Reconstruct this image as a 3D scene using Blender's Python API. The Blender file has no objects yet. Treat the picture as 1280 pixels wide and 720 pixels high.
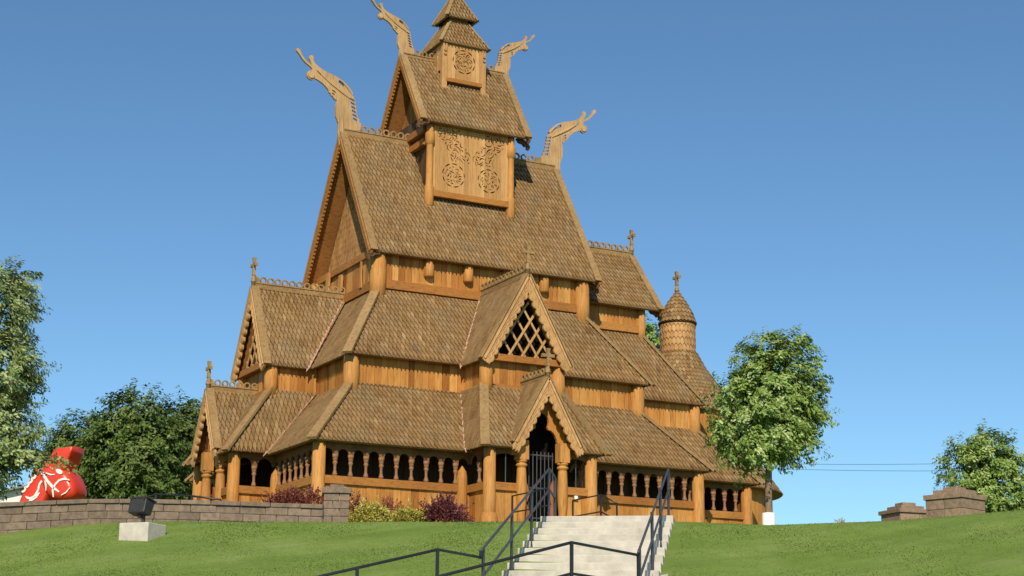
import bpy, bmesh, math, random
from mathutils import Vector, Matrix
from mathutils import noise as mnoise
random.seed(7)
V = Vector
R = math.radians
scene = bpy.context.scene
COL = scene.collection

# ------------------------------------------------------------------ camera
CAM = V((-20.911, -61.576, -6.117))
YAW, PITCH, ROLL, FPX, PPY = -0.486, 0.2433, 0.00917, 2073.5, 351.3
cam = bpy.data.objects.new('camera', bpy.data.cameras.new('camera'))
COL.objects.link(cam); scene.camera = cam
FW = V((-math.sin(YAW) * math.cos(PITCH), math.cos(YAW) * math.cos(PITCH), math.sin(PITCH)))
RT0 = V((math.cos(YAW), math.sin(YAW), 0)); UP0 = RT0.cross(FW)
RT = RT0 * math.cos(ROLL) + UP0 * math.sin(ROLL); UPV = UP0 * math.cos(ROLL) - RT0 * math.sin(ROLL)
m = Matrix((RT, UPV, -FW)).transposed().to_4x4(); m.translation = CAM
cam.matrix_world = m
cam.data.sensor_width = 36; cam.data.lens = FPX / 1280 * 36
cam.data.shift_y = (PPY - 360) / 1280
cam.data.clip_start = 0.5; cam.data.clip_end = 5000
FH = V((-math.sin(YAW), math.cos(YAW), 0))          # horizontal forward

def at(u, v, D):
    """world point at horizontal distance D (m) in the direction of photo position (u, v)"""
    r = FW + RT * ((u - 640) / FPX) - UPV * ((v - PPY) / FPX)
    return CAM + r * (D / r.dot(FH))

def L(X, D, z):
    """world point from metres to the side, metres ahead, height"""
    p = CAM + RT0 * X + FH * D
    return V((p.x, p.y, z))

def loc(p):
    d = V(p) - CAM
    return d.dot(RT0), d.dot(FH), p[2]

# ------------------------------------------------------------------ materials
MATS = {}
def new_mat(name):
    mt = bpy.data.materials.new(name); mt.use_nodes = True
    nt = mt.node_tree; nt.nodes.clear()
    MATS[name] = mt
    return mt, nt
def node(nt, t, **kw):
    n = nt.nodes.new(t)
    for k, v in kw.items():
        if k in n.inputs: n.inputs[k].default_value = v
        else: setattr(n, k, v)
    return n
def mixc(nt, fac, a, b, mode='MIX'):
    n = nt.nodes.new('ShaderNodeMix'); n.data_type = 'RGBA'; n.blend_type = mode
    for i, v in ((0, fac), (6, a), (7, b)):
        if hasattr(v, 'links') or hasattr(v, 'is_linked'): nt.links.new(v, n.inputs[i])
        elif i == 0: n.inputs[0].default_value = v
        else: n.inputs[i].default_value = (*v, 1)
    return n.outputs[2]
def finish(nt, col, rough=0.7, spec=0.3, bump=None, bstr=0.3, bdist=0.02, trans=None):
    p = node(nt, 'ShaderNodeBsdfPrincipled')
    if hasattr(col, 'is_linked'): nt.links.new(col, p.inputs['Base Color'])
    else: p.inputs['Base Color'].default_value = (*col, 1)
    p.inputs['Roughness'].default_value = rough
    p.inputs['Specular IOR Level'].default_value = spec
    if bump is not None:
        b = node(nt, 'ShaderNodeBump'); b.inputs['Strength'].default_value = bstr; b.inputs['Distance'].default_value = bdist
        nt.links.new(bump, b.inputs['Height']); nt.links.new(b.outputs[0], p.inputs['Normal'])
    out = node(nt, 'ShaderNodeOutputMaterial')
    if trans is not None:
        t = node(nt, 'ShaderNodeBsdfTranslucent')
        nt.links.new(col, t.inputs['Color'])
        ms = node(nt, 'ShaderNodeMixShader'); ms.inputs[0].default_value = trans
        nt.links.new(p.outputs[0], ms.inputs[1]); nt.links.new(t.outputs[0], ms.inputs[2])
        nt.links.new(ms.outputs[0], out.inputs[0])
    else: nt.links.new(p.outputs[0], out.inputs[0])
    return p
def coords(nt, scale=(1, 1, 1)):
    g = node(nt, 'ShaderNodeTexCoord'); mp = node(nt, 'ShaderNodeMapping')
    mp.inputs['Scale'].default_value = scale
    nt.links.new(g.outputs['Object'], mp.inputs['Vector'])
    return mp.outputs[0]
def noise_tex(nt, vec, scale, detail=4, rough=0.55):
    n = node(nt, 'ShaderNodeTexNoise'); n.inputs['Scale'].default_value = scale
    n.inputs['Detail'].default_value = detail; n.inputs['Roughness'].default_value = rough
    nt.links.new(vec, n.inputs['Vector']); return n.outputs['Fac']
def ramp(nt, fac, stops):
    r = node(nt, 'ShaderNodeValToRGB'); nt.links.new(fac, r.inputs[0])
    e = r.color_ramp.elements
    while len(e) < len(stops): e.new(0.5)
    for x, (p, c) in zip(e, stops): x.position = p; x.color = (*c, 1) if len(c) == 3 else c
    return r.outputs[0]
def tone(nt):
    a = node(nt, 'ShaderNodeAttribute'); a.attribute_name = 'tone'; return a.outputs['Fac']

def wood(name, dark, mid, light, grain=(14, 14, 1.2), weather=None, rough=0.65, spec=0.25):
    mt, nt = new_mat(name)
    t = tone(nt)
    c = ramp(nt, t, [(0.0, dark), (0.5, mid), (1.0, light)])
    v = coords(nt, grain)
    g = noise_tex(nt, v, 1.6, 6, 0.65)
    gr = ramp(nt, g, [(0.3, (0.5, 0.45, 0.42)), (0.5, (0.98, 0.97, 0.96)), (0.75, (1.18, 1.18, 1.15))])
    c = mixc(nt, 0.8, c, gr, 'MULTIPLY')
    k = node(nt, 'ShaderNodeTexVoronoi'); k.inputs['Scale'].default_value = 1.3
    nt.links.new(coords(nt, (1.6, 1.6, 1.0)), k.inputs['Vector'])
    kn = ramp(nt, k.outputs['Distance'], [(0.02, (0.45, 0.35, 0.28)), (0.07, (1, 1, 1))])
    c = mixc(nt, 0.7, c, kn, 'MULTIPLY')
    big = noise_tex(nt, coords(nt), 0.55, 5, 0.6)
    if weather:
        f = ramp(nt, big, [(0.42, (0, 0, 0)), (0.66, (1, 1, 1))])
        c = mixc(nt, f, c, weather)
    else:
        c = mixc(nt, 0.5, c, ramp(nt, big, [(0.3, (0.6, 0.55, 0.5)), (0.6, (1.1, 1.1, 1.08))]), 'MULTIPLY')
    finish(nt, c, rough, spec, g, 0.35, 0.015)
    return mt

wood('stained_boards', (0.28, 0.105, 0.02), (0.46, 0.20, 0.044), (0.62, 0.335, 0.10))
wood('stained_beam', (0.25, 0.098, 0.02), (0.37, 0.155, 0.034), (0.48, 0.225, 0.06), grain=(3, 3, 14))
wood('post_wood', (0.36, 0.155, 0.034), (0.46, 0.21, 0.05), (0.55, 0.29, 0.088))
wood('pale_wood', (0.36, 0.22, 0.10), (0.46, 0.29, 0.135), (0.55, 0.37, 0.19))
wood('carved_wood', (0.40, 0.22, 0.085), (0.48, 0.27, 0.105), (0.58, 0.36, 0.16), grain=(10, 10, 2))
wood('weathered_plank', (0.23, 0.145, 0.058), (0.30, 0.19, 0.080), (0.37, 0.25, 0.115), grain=(5, 5, 5))
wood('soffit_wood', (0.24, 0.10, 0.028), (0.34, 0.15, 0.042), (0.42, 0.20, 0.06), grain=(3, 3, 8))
wood('baluster_wood', (0.21, 0.105, 0.05), (0.29, 0.15, 0.072), (0.36, 0.20, 0.11), grain=(12, 12, 3))
def panel_wood():
    mt, nt = new_mat('panel_wood')
    v = coords(nt); sx = node(nt, 'ShaderNodeSeparateXYZ'); nt.links.new(v, sx.inputs[0])
    ad = node(nt, 'ShaderNodeMath', operation='ADD'); nt.links.new(sx.outputs[0], ad.inputs[0]); nt.links.new(sx.outputs[1], ad.inputs[1])
    ml = node(nt, 'ShaderNodeMath', operation='MULTIPLY'); nt.links.new(ad.outputs[0], ml.inputs[0]); ml.inputs[1].default_value = 5.2
    fl = node(nt, 'ShaderNodeMath', operation='FLOOR'); nt.links.new(ml.outputs[0], fl.inputs[0])
    fr = node(nt, 'ShaderNodeMath', operation='FRACT'); nt.links.new(ml.outputs[0], fr.inputs[0])
    wn = node(nt, 'ShaderNodeTexWhiteNoise', noise_dimensions='1D'); nt.links.new(fl.outputs[0], wn.inputs['W'])
    c = ramp(nt, wn.outputs['Value'], [(0, (0.38, 0.20, 0.07)), (0.5, (0.50, 0.27, 0.098)), (1, (0.58, 0.345, 0.14))])
    g = noise_tex(nt, coords(nt, (12, 12, 1.2)), 1.6, 6, 0.65)
    c = mixc(nt, 0.8, c, ramp(nt, g, [(0.3, (0.68, 0.64, 0.6)), (0.6, (1.08, 1.08, 1.06))]), 'MULTIPLY')
    ln = ramp(nt, fr.outputs[0], [(0.0, (0.3, 0.22, 0.16)), (0.07, (1, 1, 1))])
    c = mixc(nt, 0.9, c, ln, 'MULTIPLY')
    finish(nt, c, 0.65, 0.25, g, 0.3, 0.015)
panel_wood()
wood('red_carving', (0.24, 0.08, 0.03), (0.34, 0.12, 0.05), (0.42, 0.17, 0.08))
wood('arcade_shade_wood', (0.135, 0.062, 0.020), (0.185, 0.088, 0.030), (0.23, 0.115, 0.042), grain=(4, 4, 8))  # same timber as the walls, with the eave shadow put into its colour
wood('eave_shade_wood', (0.085, 0.045, 0.018), (0.125, 0.066, 0.027), (0.16, 0.09, 0.04), grain=(3, 3, 8))  # darkened wood: shade under the eaves is painted into the colour
wood('shaded_inner_wood', (0.06, 0.033, 0.016), (0.085, 0.047, 0.023), (0.11, 0.065, 0.033))  # dark tint paints in the dimness behind the galleries and fretwork

def shingle_mat():
    mt, nt = new_mat('shingles')
    t = tone(nt)
    c = ramp(nt, t, [(0.0, (0.165, 0.090, 0.034)), (0.3, (0.235, 0.139, 0.058)), (0.65, (0.285, 0.178, 0.080)), (1.0, (0.36, 0.25, 0.130))])
    big = noise_tex(nt, coords(nt), 0.33, 6, 0.62)
    c = mixc(nt, 0.55, c, ramp(nt, big, [(0.3, (0.76, 0.72, 0.64)), (0.5, (1, 1, 1)), (0.7, (1.14, 1.10, 1.02))]), 'MULTIPLY')
    c = mixc(nt, ramp(nt, noise_tex(nt, coords(nt), 0.8, 5, 0.6), [(0.45, (0, 0, 0)), (0.68, (0.45, 0.45, 0.45))]), c, (0.235, 0.185, 0.11))
    streak = noise_tex(nt, coords(nt, (5, 5, 0.5)), 1.0, 5, 0.6)
    c = mixc(nt, 0.5, c, ramp(nt, streak, [(0.35, (0.70, 0.68, 0.62)), (0.6, (1.1, 1.09, 1.05))]), 'MULTIPLY')
    fine = noise_tex(nt, coords(nt, (22, 22, 4)), 1.5, 4, 0.6)
    c = mixc(nt, 0.5, c, ramp(nt, fine, [(0.3, (0.7, 0.67, 0.62)), (0.65, (1.12, 1.12, 1.1))]), 'MULTIPLY')
    finish(nt, c, 0.75, 0.2, fine, 0.3, 0.01)
shingle_mat()

wood('gable_shingles', (0.26, 0.125, 0.042), (0.37, 0.195, 0.07), (0.46, 0.265, 0.11), grain=(10, 10, 3))

def simple(name, c, rough=0.6, spec=0.3, var=0.25, scale=6.0, bstr=0.15, metallic=0.0, stretch=(1, 1, 1)):
    mt, nt = new_mat(name)
    n = noise_tex(nt, coords(nt, stretch), scale, 6, 0.65)
    lo = tuple(x * (1 - var) for x in c); hi = tuple(x * (1 + var * 0.6) for x in c)
    cc = ramp(nt, n, [(0.3, lo), (0.7, hi)])
    tn = tone(nt)
    cc = mixc(nt, 0.8, cc, ramp(nt, tn, [(0, (0.78, 0.78, 0.78)), (0.5, (1, 1, 1)), (1, (1.2, 1.2, 1.2))]), 'MULTIPLY')
    p = finish(nt, cc, rough, spec, n, bstr, 0.02); p.inputs['Metallic'].default_value = metallic
simple('copper', (0.52, 0.30, 0.21), 0.55, 0.4, 0.2)
simple('black_metal', (0.018, 0.019, 0.022), 0.38, 0.5, 0.3, 9, 0.05)
simple('steel_rail', (0.055, 0.058, 0.065), 0.35, 0.5, 0.3, 9, 0.05)
simple('void_shade', (0.012, 0.009, 0.006), 0.9, 0.05)  # near-black colour that stands in for deep shade in openings
simple('concrete', (0.54, 0.495, 0.42), 0.85, 0.2, 0.26, 2.4, 0.2)
simple('block_stone', (0.215, 0.160, 0.118), 0.9, 0.15, 0.35, 7, 0.6)
simple('pillar_stone', (0.29, 0.205, 0.14), 0.9, 0.15, 0.35, 7, 0.6)
simple('lamp_housing', (0.035, 0.032, 0.028), 0.5, 0.4, 0.3)
simple('white_paint', (0.78, 0.76, 0.70), 0.6, 0.3, 0.08)
simple('red_paint', (0.66, 0.048, 0.018), 0.32, 0.5, 0.12, 1.2, 0.03)
simple('bark', (0.24, 0.165, 0.11), 0.9, 0.1, 0.45, 6, 0.6, stretch=(4, 4, 0.6))
simple('grey_roof', (0.25, 0.24, 0.22), 0.8, 0.2)
simple('soil', (0.10, 0.075, 0.05), 0.95, 0.1)
simple('wire', (0.05, 0.05, 0.055), 0.6, 0.2)
simple('path_concrete', (0.36, 0.33, 0.275), 0.85, 0.2, 0.2, 1.5)

def leaf_mat(name, a, b, c, trans=0.28):
    mt, nt = new_mat(name)
    col = ramp(nt, tone(nt), [(0.0, a), (0.55, b), (1.0, c)])
    n = noise_tex(nt, coords(nt), 0.9, 4)
    col = mixc(nt, 0.5, col, ramp(nt, n, [(0.3, (0.72, 0.78, 0.7)), (0.7, (1.15, 1.1, 1.05))]), 'MULTIPLY')
    finish(nt, col, 0.5, 0.35, trans=trans)
leaf_mat('leaf_maple', (0.115, 0.190, 0.026), (0.230, 0.335, 0.065), (0.52, 0.60, 0.29), 0.2)
leaf_mat('leaf_silver', (0.150, 0.205, 0.055), (0.295, 0.37, 0.13), (0.54, 0.60, 0.35), 0.2)
leaf_mat('leaf_dark', (0.056, 0.100, 0.014), (0.112, 0.168, 0.029), (0.23, 0.285, 0.075), 0.25)
leaf_mat('leaf_red', (0.075, 0.018, 0.022), (0.135, 0.034, 0.040), (0.25, 0.085, 0.075), 0.15)
leaf_mat('leaf_redbright', (0.12, 0.02, 0.018), (0.20, 0.045, 0.035), (0.30, 0.12, 0.07), 0.15)
leaf_mat('leaf_gold', (0.20, 0.19, 0.03), (0.42, 0.37, 0.06), (0.62, 0.54, 0.15), 0.15)
leaf_mat('grass_blade', (0.145, 0.212, 0.040), (0.182, 0.256, 0.057), (0.22, 0.28, 0.088), 0.15)
def lawn():
    mt, nt = new_mat('lawn')
    v = coords(nt)
    a = noise_tex(nt, v, 0.5, 6, 0.65); b = noise_tex(nt, v, 9, 6, 0.75)
    c = ramp(nt, a, [(0.32, (0.126, 0.190, 0.037)), (0.55, (0.156, 0.224, 0.051)), (0.72, (0.192, 0.252, 0.077))])
    c = mixc(nt, 0.85, c, ramp(nt, b, [(0.3, (0.8, 0.82, 0.76)), (0.6, (1.08, 1.07, 1.05))]), 'MULTIPLY')
    mp = node(nt, 'ShaderNodeMapping'); mp.inputs['Rotation'].default_value = (0, 0, R(-58)); mp.inputs['Scale'].default_value = (0.16, 1.5, 1)
    g = node(nt, 'ShaderNodeTexCoord'); nt.links.new(g.outputs['Object'], mp.inputs['Vector'])
    c = mixc(nt, 0.8, c, ramp(nt, noise_tex(nt, mp.outputs[0], 1.0, 4, 0.6), [(0.35, (0.84, 0.86, 0.82)), (0.65, (1.12, 1.1, 1.08))]), 'MULTIPLY')
    finish(nt, c, 0.9, 0.1, b, 0.3, 0.03)
lawn()

# ------------------------------------------------------------------ mesh builder
class MB:
    def __init__(s): s.v = []; s.f = []; s.mi = []; s.t = []; s.m = 0; s.tone = 0.5; s.smooth = []; s.sm = False
    def add(s, vs, fs, tone=None):
        o = len(s.v); t = s.tone if tone is None else tone
        s.v += [tuple(v) for v in vs]; s.t += [t] * len(vs)
        for f in fs: s.f.append([i + o for i in f]); s.mi.append(s.m); s.smooth.append(s.sm)
    def hexa(s, c, tone=None):
        """eight corners: bottom ring of four then top ring of four"""
        s.add(c, [(3, 2, 1, 0), (4, 5, 6, 7), (0, 1, 5, 4), (1, 2, 6, 5), (2, 3, 7, 6), (3, 0, 4, 7)], tone)
    def box(s, a, b, tone=None):
        x0, y0, z0 = (min(a[i], b[i]) for i in range(3)); x1, y1, z1 = (max(a[i], b[i]) for i in range(3))
        s.hexa([(x0, y0, z0), (x1, y0, z0), (x1, y1, z0), (x0, y1, z0), (x0, y0, z1), (x1, y0, z1), (x1, y1, z1), (x0, y1, z1)], tone)
    def bar(s, p, q, w, h, up=(0, 0, 1), tone=None):
        """box along p-q; w across, h along 'up'"""
        p, q = V(p), V(q); d = (q - p).normalized(); sd = d.cross(V(up)).normalized(); u = sd.cross(d)
        a, b = sd * w / 2, u * h / 2
        s.hexa([p - a - b, p + a - b, q + a - b, q - a - b, p - a + b, p + a + b, q + a + b, q - a + b], tone)
    def tube(s, pts, rad, n=8, tone=None, caps=True):
        pts = [V(p) for p in pts]
        if not isinstance(rad, (list, tuple)): rad = [rad] * len(pts)
        vs = []; N = len(pts); ref = V((0.13, 0.27, 1))
        for i, p in enumerate(pts):
            d = (pts[min(i + 1, N - 1)] - pts[max(i - 1, 0)]).normalized()
            if abs(d.dot(ref.normalized())) > 0.98: ref = V((1, 0.2, 0.1))
            a = d.cross(ref).normalized(); b = d.cross(a)
            for k in range(n):
                t = 2 * math.pi * k / n
                vs.append(p + (a * math.cos(t) + b * math.sin(t)) * rad[i])
        fs = [(i * n + k, i * n + (k + 1) % n, (i + 1) * n + (k + 1) % n, (i + 1) * n + k) for i in range(N - 1) for k in range(n)]
        if caps: fs += [tuple(range(n - 1, -1, -1)), tuple((N - 1) * n + k for k in range(n))]
        s.add(vs, fs, tone)
    def lathe(s, c, prof, n=16, tone=None, a0=0, a1=2 * math.pi, caps=True):
        """profile [(r, z)] about the vertical through c"""
        full = abs(a1 - a0 - 2 * math.pi) < 1e-6
        k = n if full else n + 1; vs = []
        for r, z in prof:
            for i in range(k):
                t = a0 + (a1 - a0) * i / n
                vs.append((c[0] + r * math.cos(t), c[1] + r * math.sin(t), c[2] + z))
        fs = []
        for j in range(len(prof) - 1):
            for i in range(n):
                i2 = (i + 1) % k
                fs.append((j * k + i, j * k + i2, (j + 1) * k + i2, (j + 1) * k + i))
        if caps and full: fs += [tuple(range(k - 1, -1, -1)), tuple((len(prof) - 1) * k + i for i in range(k))]
        s.add(vs, fs, tone)
    def prism(s, pts, O, ex, ey, ez, t, tone=None):
        """polygon in plane (ex, ey) at O, thickness t along ez, centred"""
        O, ex, ey, ez = V(O), V(ex), V(ey), V(ez); n = len(pts)
        a = [O + ex * x + ey * y - ez * t / 2 for x, y in pts]; b = [p + ez * t for p in a]
        s.add(a + b, [tuple(range(n - 1, -1, -1)), tuple(range(n, 2 * n))] + [(i, (i + 1) % n, n + (i + 1) % n, n + i) for i in range(n)], tone)
    def ring(s, O, ex, ey, ez, r0, r1, t, n=18, tone=None):
        O, ex, ey, ez = V(O), V(ex), V(ey), V(ez); vs = []
        for r, h in ((r1, -t / 2), (r1, t / 2), (r0, t / 2), (r0, -t / 2)):
            for k in range(n):
                q = 2 * math.pi * k / n; vs.append(O + ex * r * math.cos(q) + ey * r * math.sin(q) + ez * h)
        s.add(vs, [(j * n + k, j * n + (k + 1) % n, ((j + 1) % 4) * n + (k + 1) % n, ((j + 1) % 4) * n + k) for j in range(4) for k in range(n)], tone)
    def build(s, name, mats, parent=None, bevel=0):
        me = bpy.data.meshes.new(name)
        me.from_pydata(s.v, [], s.f)
        if isinstance(mats, str): mats = [mats]
        for x in mats: me.materials.append(MATS[x])
        me.polygons.foreach_set('material_index', s.mi)
        me.polygons.foreach_set('use_smooth', s.smooth)
        at_ = me.attributes.new('tone', 'FLOAT', 'POINT'); at_.data.foreach_set('value', s.t)
        me.validate(); me.update()
        bm = bmesh.new(); bm.from_mesh(me); bmesh.ops.recalc_face_normals(bm, faces=bm.faces); bm.to_mesh(me); bm.free()
        return link(name, me, parent, bevel)
def link(name, me, parent=None, bevel=0):
    o = bpy.data.objects.new(name, me); COL.objects.link(o)
    if parent is not None:
        o.parent = parent; o.matrix_parent_inverse = wmat(parent).inverted()
    if bevel:
        b = o.modifiers.new('bevel', 'BEVEL'); b.width = bevel; b.segments = 2; b.limit_method = 'ANGLE'
    return o
def wmat(o):
    mm = Matrix.Translation(o.location) if o.type == 'EMPTY' or o.parent is None else Matrix()
    return mm
def tag(o, label, cat, group=None, kind=None):
    o['label'] = label; o['category'] = cat
    if group: o['group'] = group
    if kind: o['kind'] = kind
    return o
def empty(name, p, label, cat, group=None):
    o = bpy.data.objects.new(name, None); COL.objects.link(o); o.location = p; o.empty_display_size = 0.3
    return tag(o, label, cat, group)
def struct(o): o['kind'] = 'structure'; return o
def rnd(a, b): return random.uniform(a, b)
def rt(): return min(1, max(0, random.gauss(0.5, 0.22)))

def flat_shape(outer, holes, t):
    """flat fretwork board with holes, in the XY plane, thickness t along Z: returns (verts, faces)"""
    cu = bpy.data.curves.new('fret', 'CURVE'); cu.dimensions = '2D'; cu.fill_mode = 'BOTH'; cu.extrude = t / 2
    for poly in [outer] + holes:
        sp = cu.splines.new('POLY'); sp.points.add(len(poly) - 1); sp.use_cyclic_u = True
        for p, (x, y) in zip(sp.points, poly): p.co = (x, y, 0, 1)
    ob = bpy.data.objects.new('fret', cu); COL.objects.link(ob)
    dg = bpy.context.evaluated_depsgraph_get()
    me = bpy.data.meshes.new_from_object(ob.evaluated_get(dg))
    vs = [tuple(v.co) for v in me.vertices]; fs = [tuple(p.vertices) for p in me.polygons]
    bpy.data.objects.remove(ob); bpy.data.curves.remove(cu); bpy.data.meshes.remove(me)
    return vs, fs
def add_flat(mb, shape, O, ex, ey, ez, tone=0.5):
    vs, fs = shape; O, ex, ey, ez = V(O), V(ex), V(ey), V(ez)
    mb.add([O + ex * x + ey * y + ez * z for x, y, z in vs], fs, tone)

# ---- roofs covered with pointed wooden shingles
def shingles(mb, P0, P1, Q1, Q0, hint=(0, 0, 1), w=0.172, row=0.32, point=0.275, th=0.095, deck=0.09, under=1):
    """eave P0-P1, top Q0-Q1.  material 0 = shingles, 'under' = boards of the underside"""
    P0, P1, Q0, Q1 = V(P0), V(P1), V(Q0), V(Q1)
    e = (P1 - P0).normalized(); mid = ((Q0 + Q1) - (P0 + P1)) * 0.5
    s = (mid - e * mid.dot(e)).normalized(); n = e.cross(s)
    if n.dot(V(hint)) < 0: n = -n
    Ln = (P1 - P0).length; H = mid.dot(s)
    q0, q1 = (Q0 - P0).dot(e), (Q1 - P0).dot(e)
    def A(b): return q0 * b / H
    def B(b): return Ln + (q1 - Ln) * b / H
    def pt(a, b, h): return P0 + e * a + s * b + n * h
    k = 0
    b0 = -0.05
    while b0 < H - 0.03:
        bt = b0; bs = bt + point; bu = min(H, bt + row * 1.75)
        off = (w / 2 if k % 2 else 0) + rnd(-0.012, 0.012)
        lo = min(A(max(bt, 0)), A(bu)) - w; hi = max(B(max(bt, 0)), B(bu)) + w
        j = math.floor(lo / w)
        rowtone = rnd(-0.06, 0.06)
        while j * w < hi:
            a = j * w + off; j += 1
            dt = rnd(-0.012, 0.012); hw = w / 2 - 0.010
            sk = rnd(-0.012, 0.012)
            raw = [(a + sk, bt + dt), (a + hw, bs + dt), (a + hw, bu), (a - hw, bu), (a - hw, bs + dt)]
            cl = []
            for x, y in raw:
                yy = max(0, min(H, y)); cl.append((min(max(x, A(yy)), B(yy)), y))
            if max(c[0] for c in cl) - min(c[0] for c in cl) < 0.03: continue
            lift = rnd(0, 0.012)
            hs = [th + lift, th * 0.62 + lift, 0.004, 0.004, th * 0.62 + lift]
            top = [pt(x, min(y, H), h) for (x, y), h in zip(cl, hs)]
            bot = [pt(cl[i][0], cl[i][1], 0.002) for i in (4, 0, 1)]
            tn = min(1, max(0, random.gauss(0.48, 0.16) + rowtone))
            mb.m = 0
            mb.add(top + bot, [(0, 1, 2, 3, 4), (4, 5, 6, 0), (0, 6, 7, 1), (1, 7, 2), (4, 3, 5)], tn)
        b0 += row; k += 1
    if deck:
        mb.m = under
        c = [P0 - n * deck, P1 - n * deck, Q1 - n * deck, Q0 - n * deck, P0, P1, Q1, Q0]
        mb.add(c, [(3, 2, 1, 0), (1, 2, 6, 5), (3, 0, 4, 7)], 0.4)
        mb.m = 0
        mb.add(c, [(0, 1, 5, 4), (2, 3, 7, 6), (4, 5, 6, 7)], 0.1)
    return n

def planks(mb, a, b, z0, z1, out, w=0.27, th=0.05, gap=0.012):
    """vertical boards from a to b (xy), facing 'out'"""
    a, b = V((a[0], a[1], 0)), V((b[0], b[1], 0)); d = b - a; Ln = d.length; d.normalize(); o = V((out[0], out[1], 0)).normalized()
    x = 0
    while x < Ln - 0.01:
        ww = min(w * rnd(0.75, 1.3), Ln - x)
        if Ln - x - ww < 0.08: ww = Ln - x
        p = a + d * (x + gap / 2); q = a + d * (x + ww - gap / 2); f = rnd(0, 0.022)
        i = -o * th
        mb.hexa([p + V((0, 0, z0)) + i, q + V((0, 0, z0)) + i, q + V((0, 0, z0)) + o * f, p + V((0, 0, z0)) + o * f,
                 p + V((0, 0, z1)) + i, q + V((0, 0, z1)) + i, q + V((0, 0, z1)) + o * f, p + V((0, 0, z1)) + o * f], rt())
        x += ww
    p = a - o * (th + 0.012); q = b - o * (th + 0.012)
    mb.add([p + V((0, 0, z0)), q + V((0, 0, z0)), q + V((0, 0, z1)), p + V((0, 0, z1))], [(0, 1, 2, 3)], 0.1)

# ------------------------------------------------------------------ the church
AX1, AY, AZ = 16.852, 7.170, 2.50           # outer gallery eaves
BX0, BX1, BY, BZ = 2.246, 14.751, 5.015, 5.022
EX0, EX1, EY, EZ = 1.923, 15.161, 5.423, 6.085
CX0, CX1, CY, CZ = 3.965, 13.181, 3.240, 9.204
NX0, NX1, NY, NZ, NR = 3.49, 13.80, 3.664, 10.61, 16.49
TX0, TX1, TY = 6.692, 10.501, 1.849
UX0, UX1, UY, UZ, UR = 6.131, 11.191, 2.258, 16.914, 20.465
FX0, FX1, FY = 7.736, 9.605, 0.86
SBC = 8.487
church = empty('stave_church', (8.4, 0, -0.6), 'tall stained wooden stave church with stepped shingled roofs and dragon heads', 'church')
W4 = ['shingles', 'eave_shade_wood']; W5 = ['shingles', 'soffit_wood']; WG = ['gable_shingles', 'soffit_wood']
def cpost(x, y, z0, z1, r, name='corner_post', parent=None, mat='post_wood', n=20, taper=0.94):
    mb = MB(); mb.sm = True
    mb.lathe((x, y, 0), [(r, z0), (r, z0 + (z1 - z0) * 0.4), (r * taper, z1)], n, rnd(0.35, 0.75))
    o = mb.build(name, mat, parent or church); return o
def hip(p, q, parent, w=0.36, h=0.10, mat='weathered_plank', name='hip_board', lift=0.09, ext=0.12):
    p, q = V(p), V(q); d = (p - q).normalized()
    side = d.cross(V((0, 0, 1))).normalized(); up = side.cross(d)
    mb = MB(); mb.bar(p + d * ext + up * lift, q + up * lift, w, h, up, rnd(0.3, 0.8)); return mb.build(name, mat, parent)
def valley(p, q, parent, w=0.2, ext=0.28):
    p, q = V(p), V(q); d = (p - q).normalized(); side = d.cross(V((0, 0, 1))).normalized(); up = side.cross(d)
    mb = MB(); e = p + d * ext
    mid = p.lerp(q, 0.0)
    mb.prism([(-w / 2, 0), (0, -ext), (w / 2, 0), (w / 2 * 0.8, (q - p).length), (-w / 2 * 0.8, (q - p).length)], mid + up * 0.07, side, -d, up, 0.03)
    return mb.build('valley_flashing', 'copper', parent)

def lean_to(name, x0, x1, y, z, tx0, tx1, ty, tz, sides='SWNE'):
    mb = MB()
    if 'S' in sides: shingles(mb, (x0, -y, z), (x1, -y, z), (tx1, -ty, tz), (tx0, -ty, tz))
    if 'N' in sides: shingles(mb, (x0, y, z), (x1, y, z), (tx1, ty, tz), (tx0, ty, tz), row=0.6, w=0.5)
    if 'W' in sides: shingles(mb, (x0, -y, z), (x0, y, z), (tx0, ty, tz), (tx0, -ty, tz))
    if 'E' in sides: shingles(mb, (x1, -y, z), (x1, y, z), (tx1, ty, tz), (tx1, -ty, tz), row=0.45, w=0.3)
    rf = mb.build(name, W4, church)
    for p, q in (((x0, -y, z), (tx0, -ty, tz)), ((x1, -y, z), (tx1, -ty, tz)), ((x0, y, z), (tx0, ty, tz)), ((x1, y, z), (tx1, ty, tz))):
        if p[0] == x0 and 'W' not in sides: continue
        hip(p, q, rf)
    return rf
amb_roof = lean_to('gallery_roof', 0, AX1, AY, AZ, BX0, BX1, BY, BZ)
aisle_roof = lean_to('aisle_roof', EX0, EX1, EY, EZ, CX0, CX1, CY, CZ)

def rect_walls(name, x0, x1, y, z0, z1, mat='stained_boards', w=0.27, dark=None):
    mb = MB()
    planks(mb, (x0, -y), (x1, -y), z0, z1, (0, -1), w); planks(mb, (x0, y), (x1, y), z0, z1, (0, 1), w)
    planks(mb, (x0, -y), (x0, y), z0, z1, (-1, 0), w); planks(mb, (x1, -y), (x1, y), z0, z1, (1, 0), w)
    return mb.build(name, mat, church)
inner_wall = rect_walls('lower_wall', BX0, BX1, BY, -1.2, 4.7, 'shaded_inner_wood')
aisle_wall = rect_walls('aisle_wall', BX0, BX1, BY, 4.705, EZ + 0.25)
nave_wall = rect_walls('nave_wall', CX0, CX1, CY, 8.8, NZ + 0.35)
for x in (BX0 - 0.02, BX1 + 0.02):
    for y in (-BY, BY): cpost(x, y, 4.4, EZ + 0.12, 0.3)
for x in (CX0 - 0.02, CX1 + 0.02):
    for y in (-CY, CY): cpost(x, y, 8.6, NZ + 0.1, 0.33)
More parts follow.
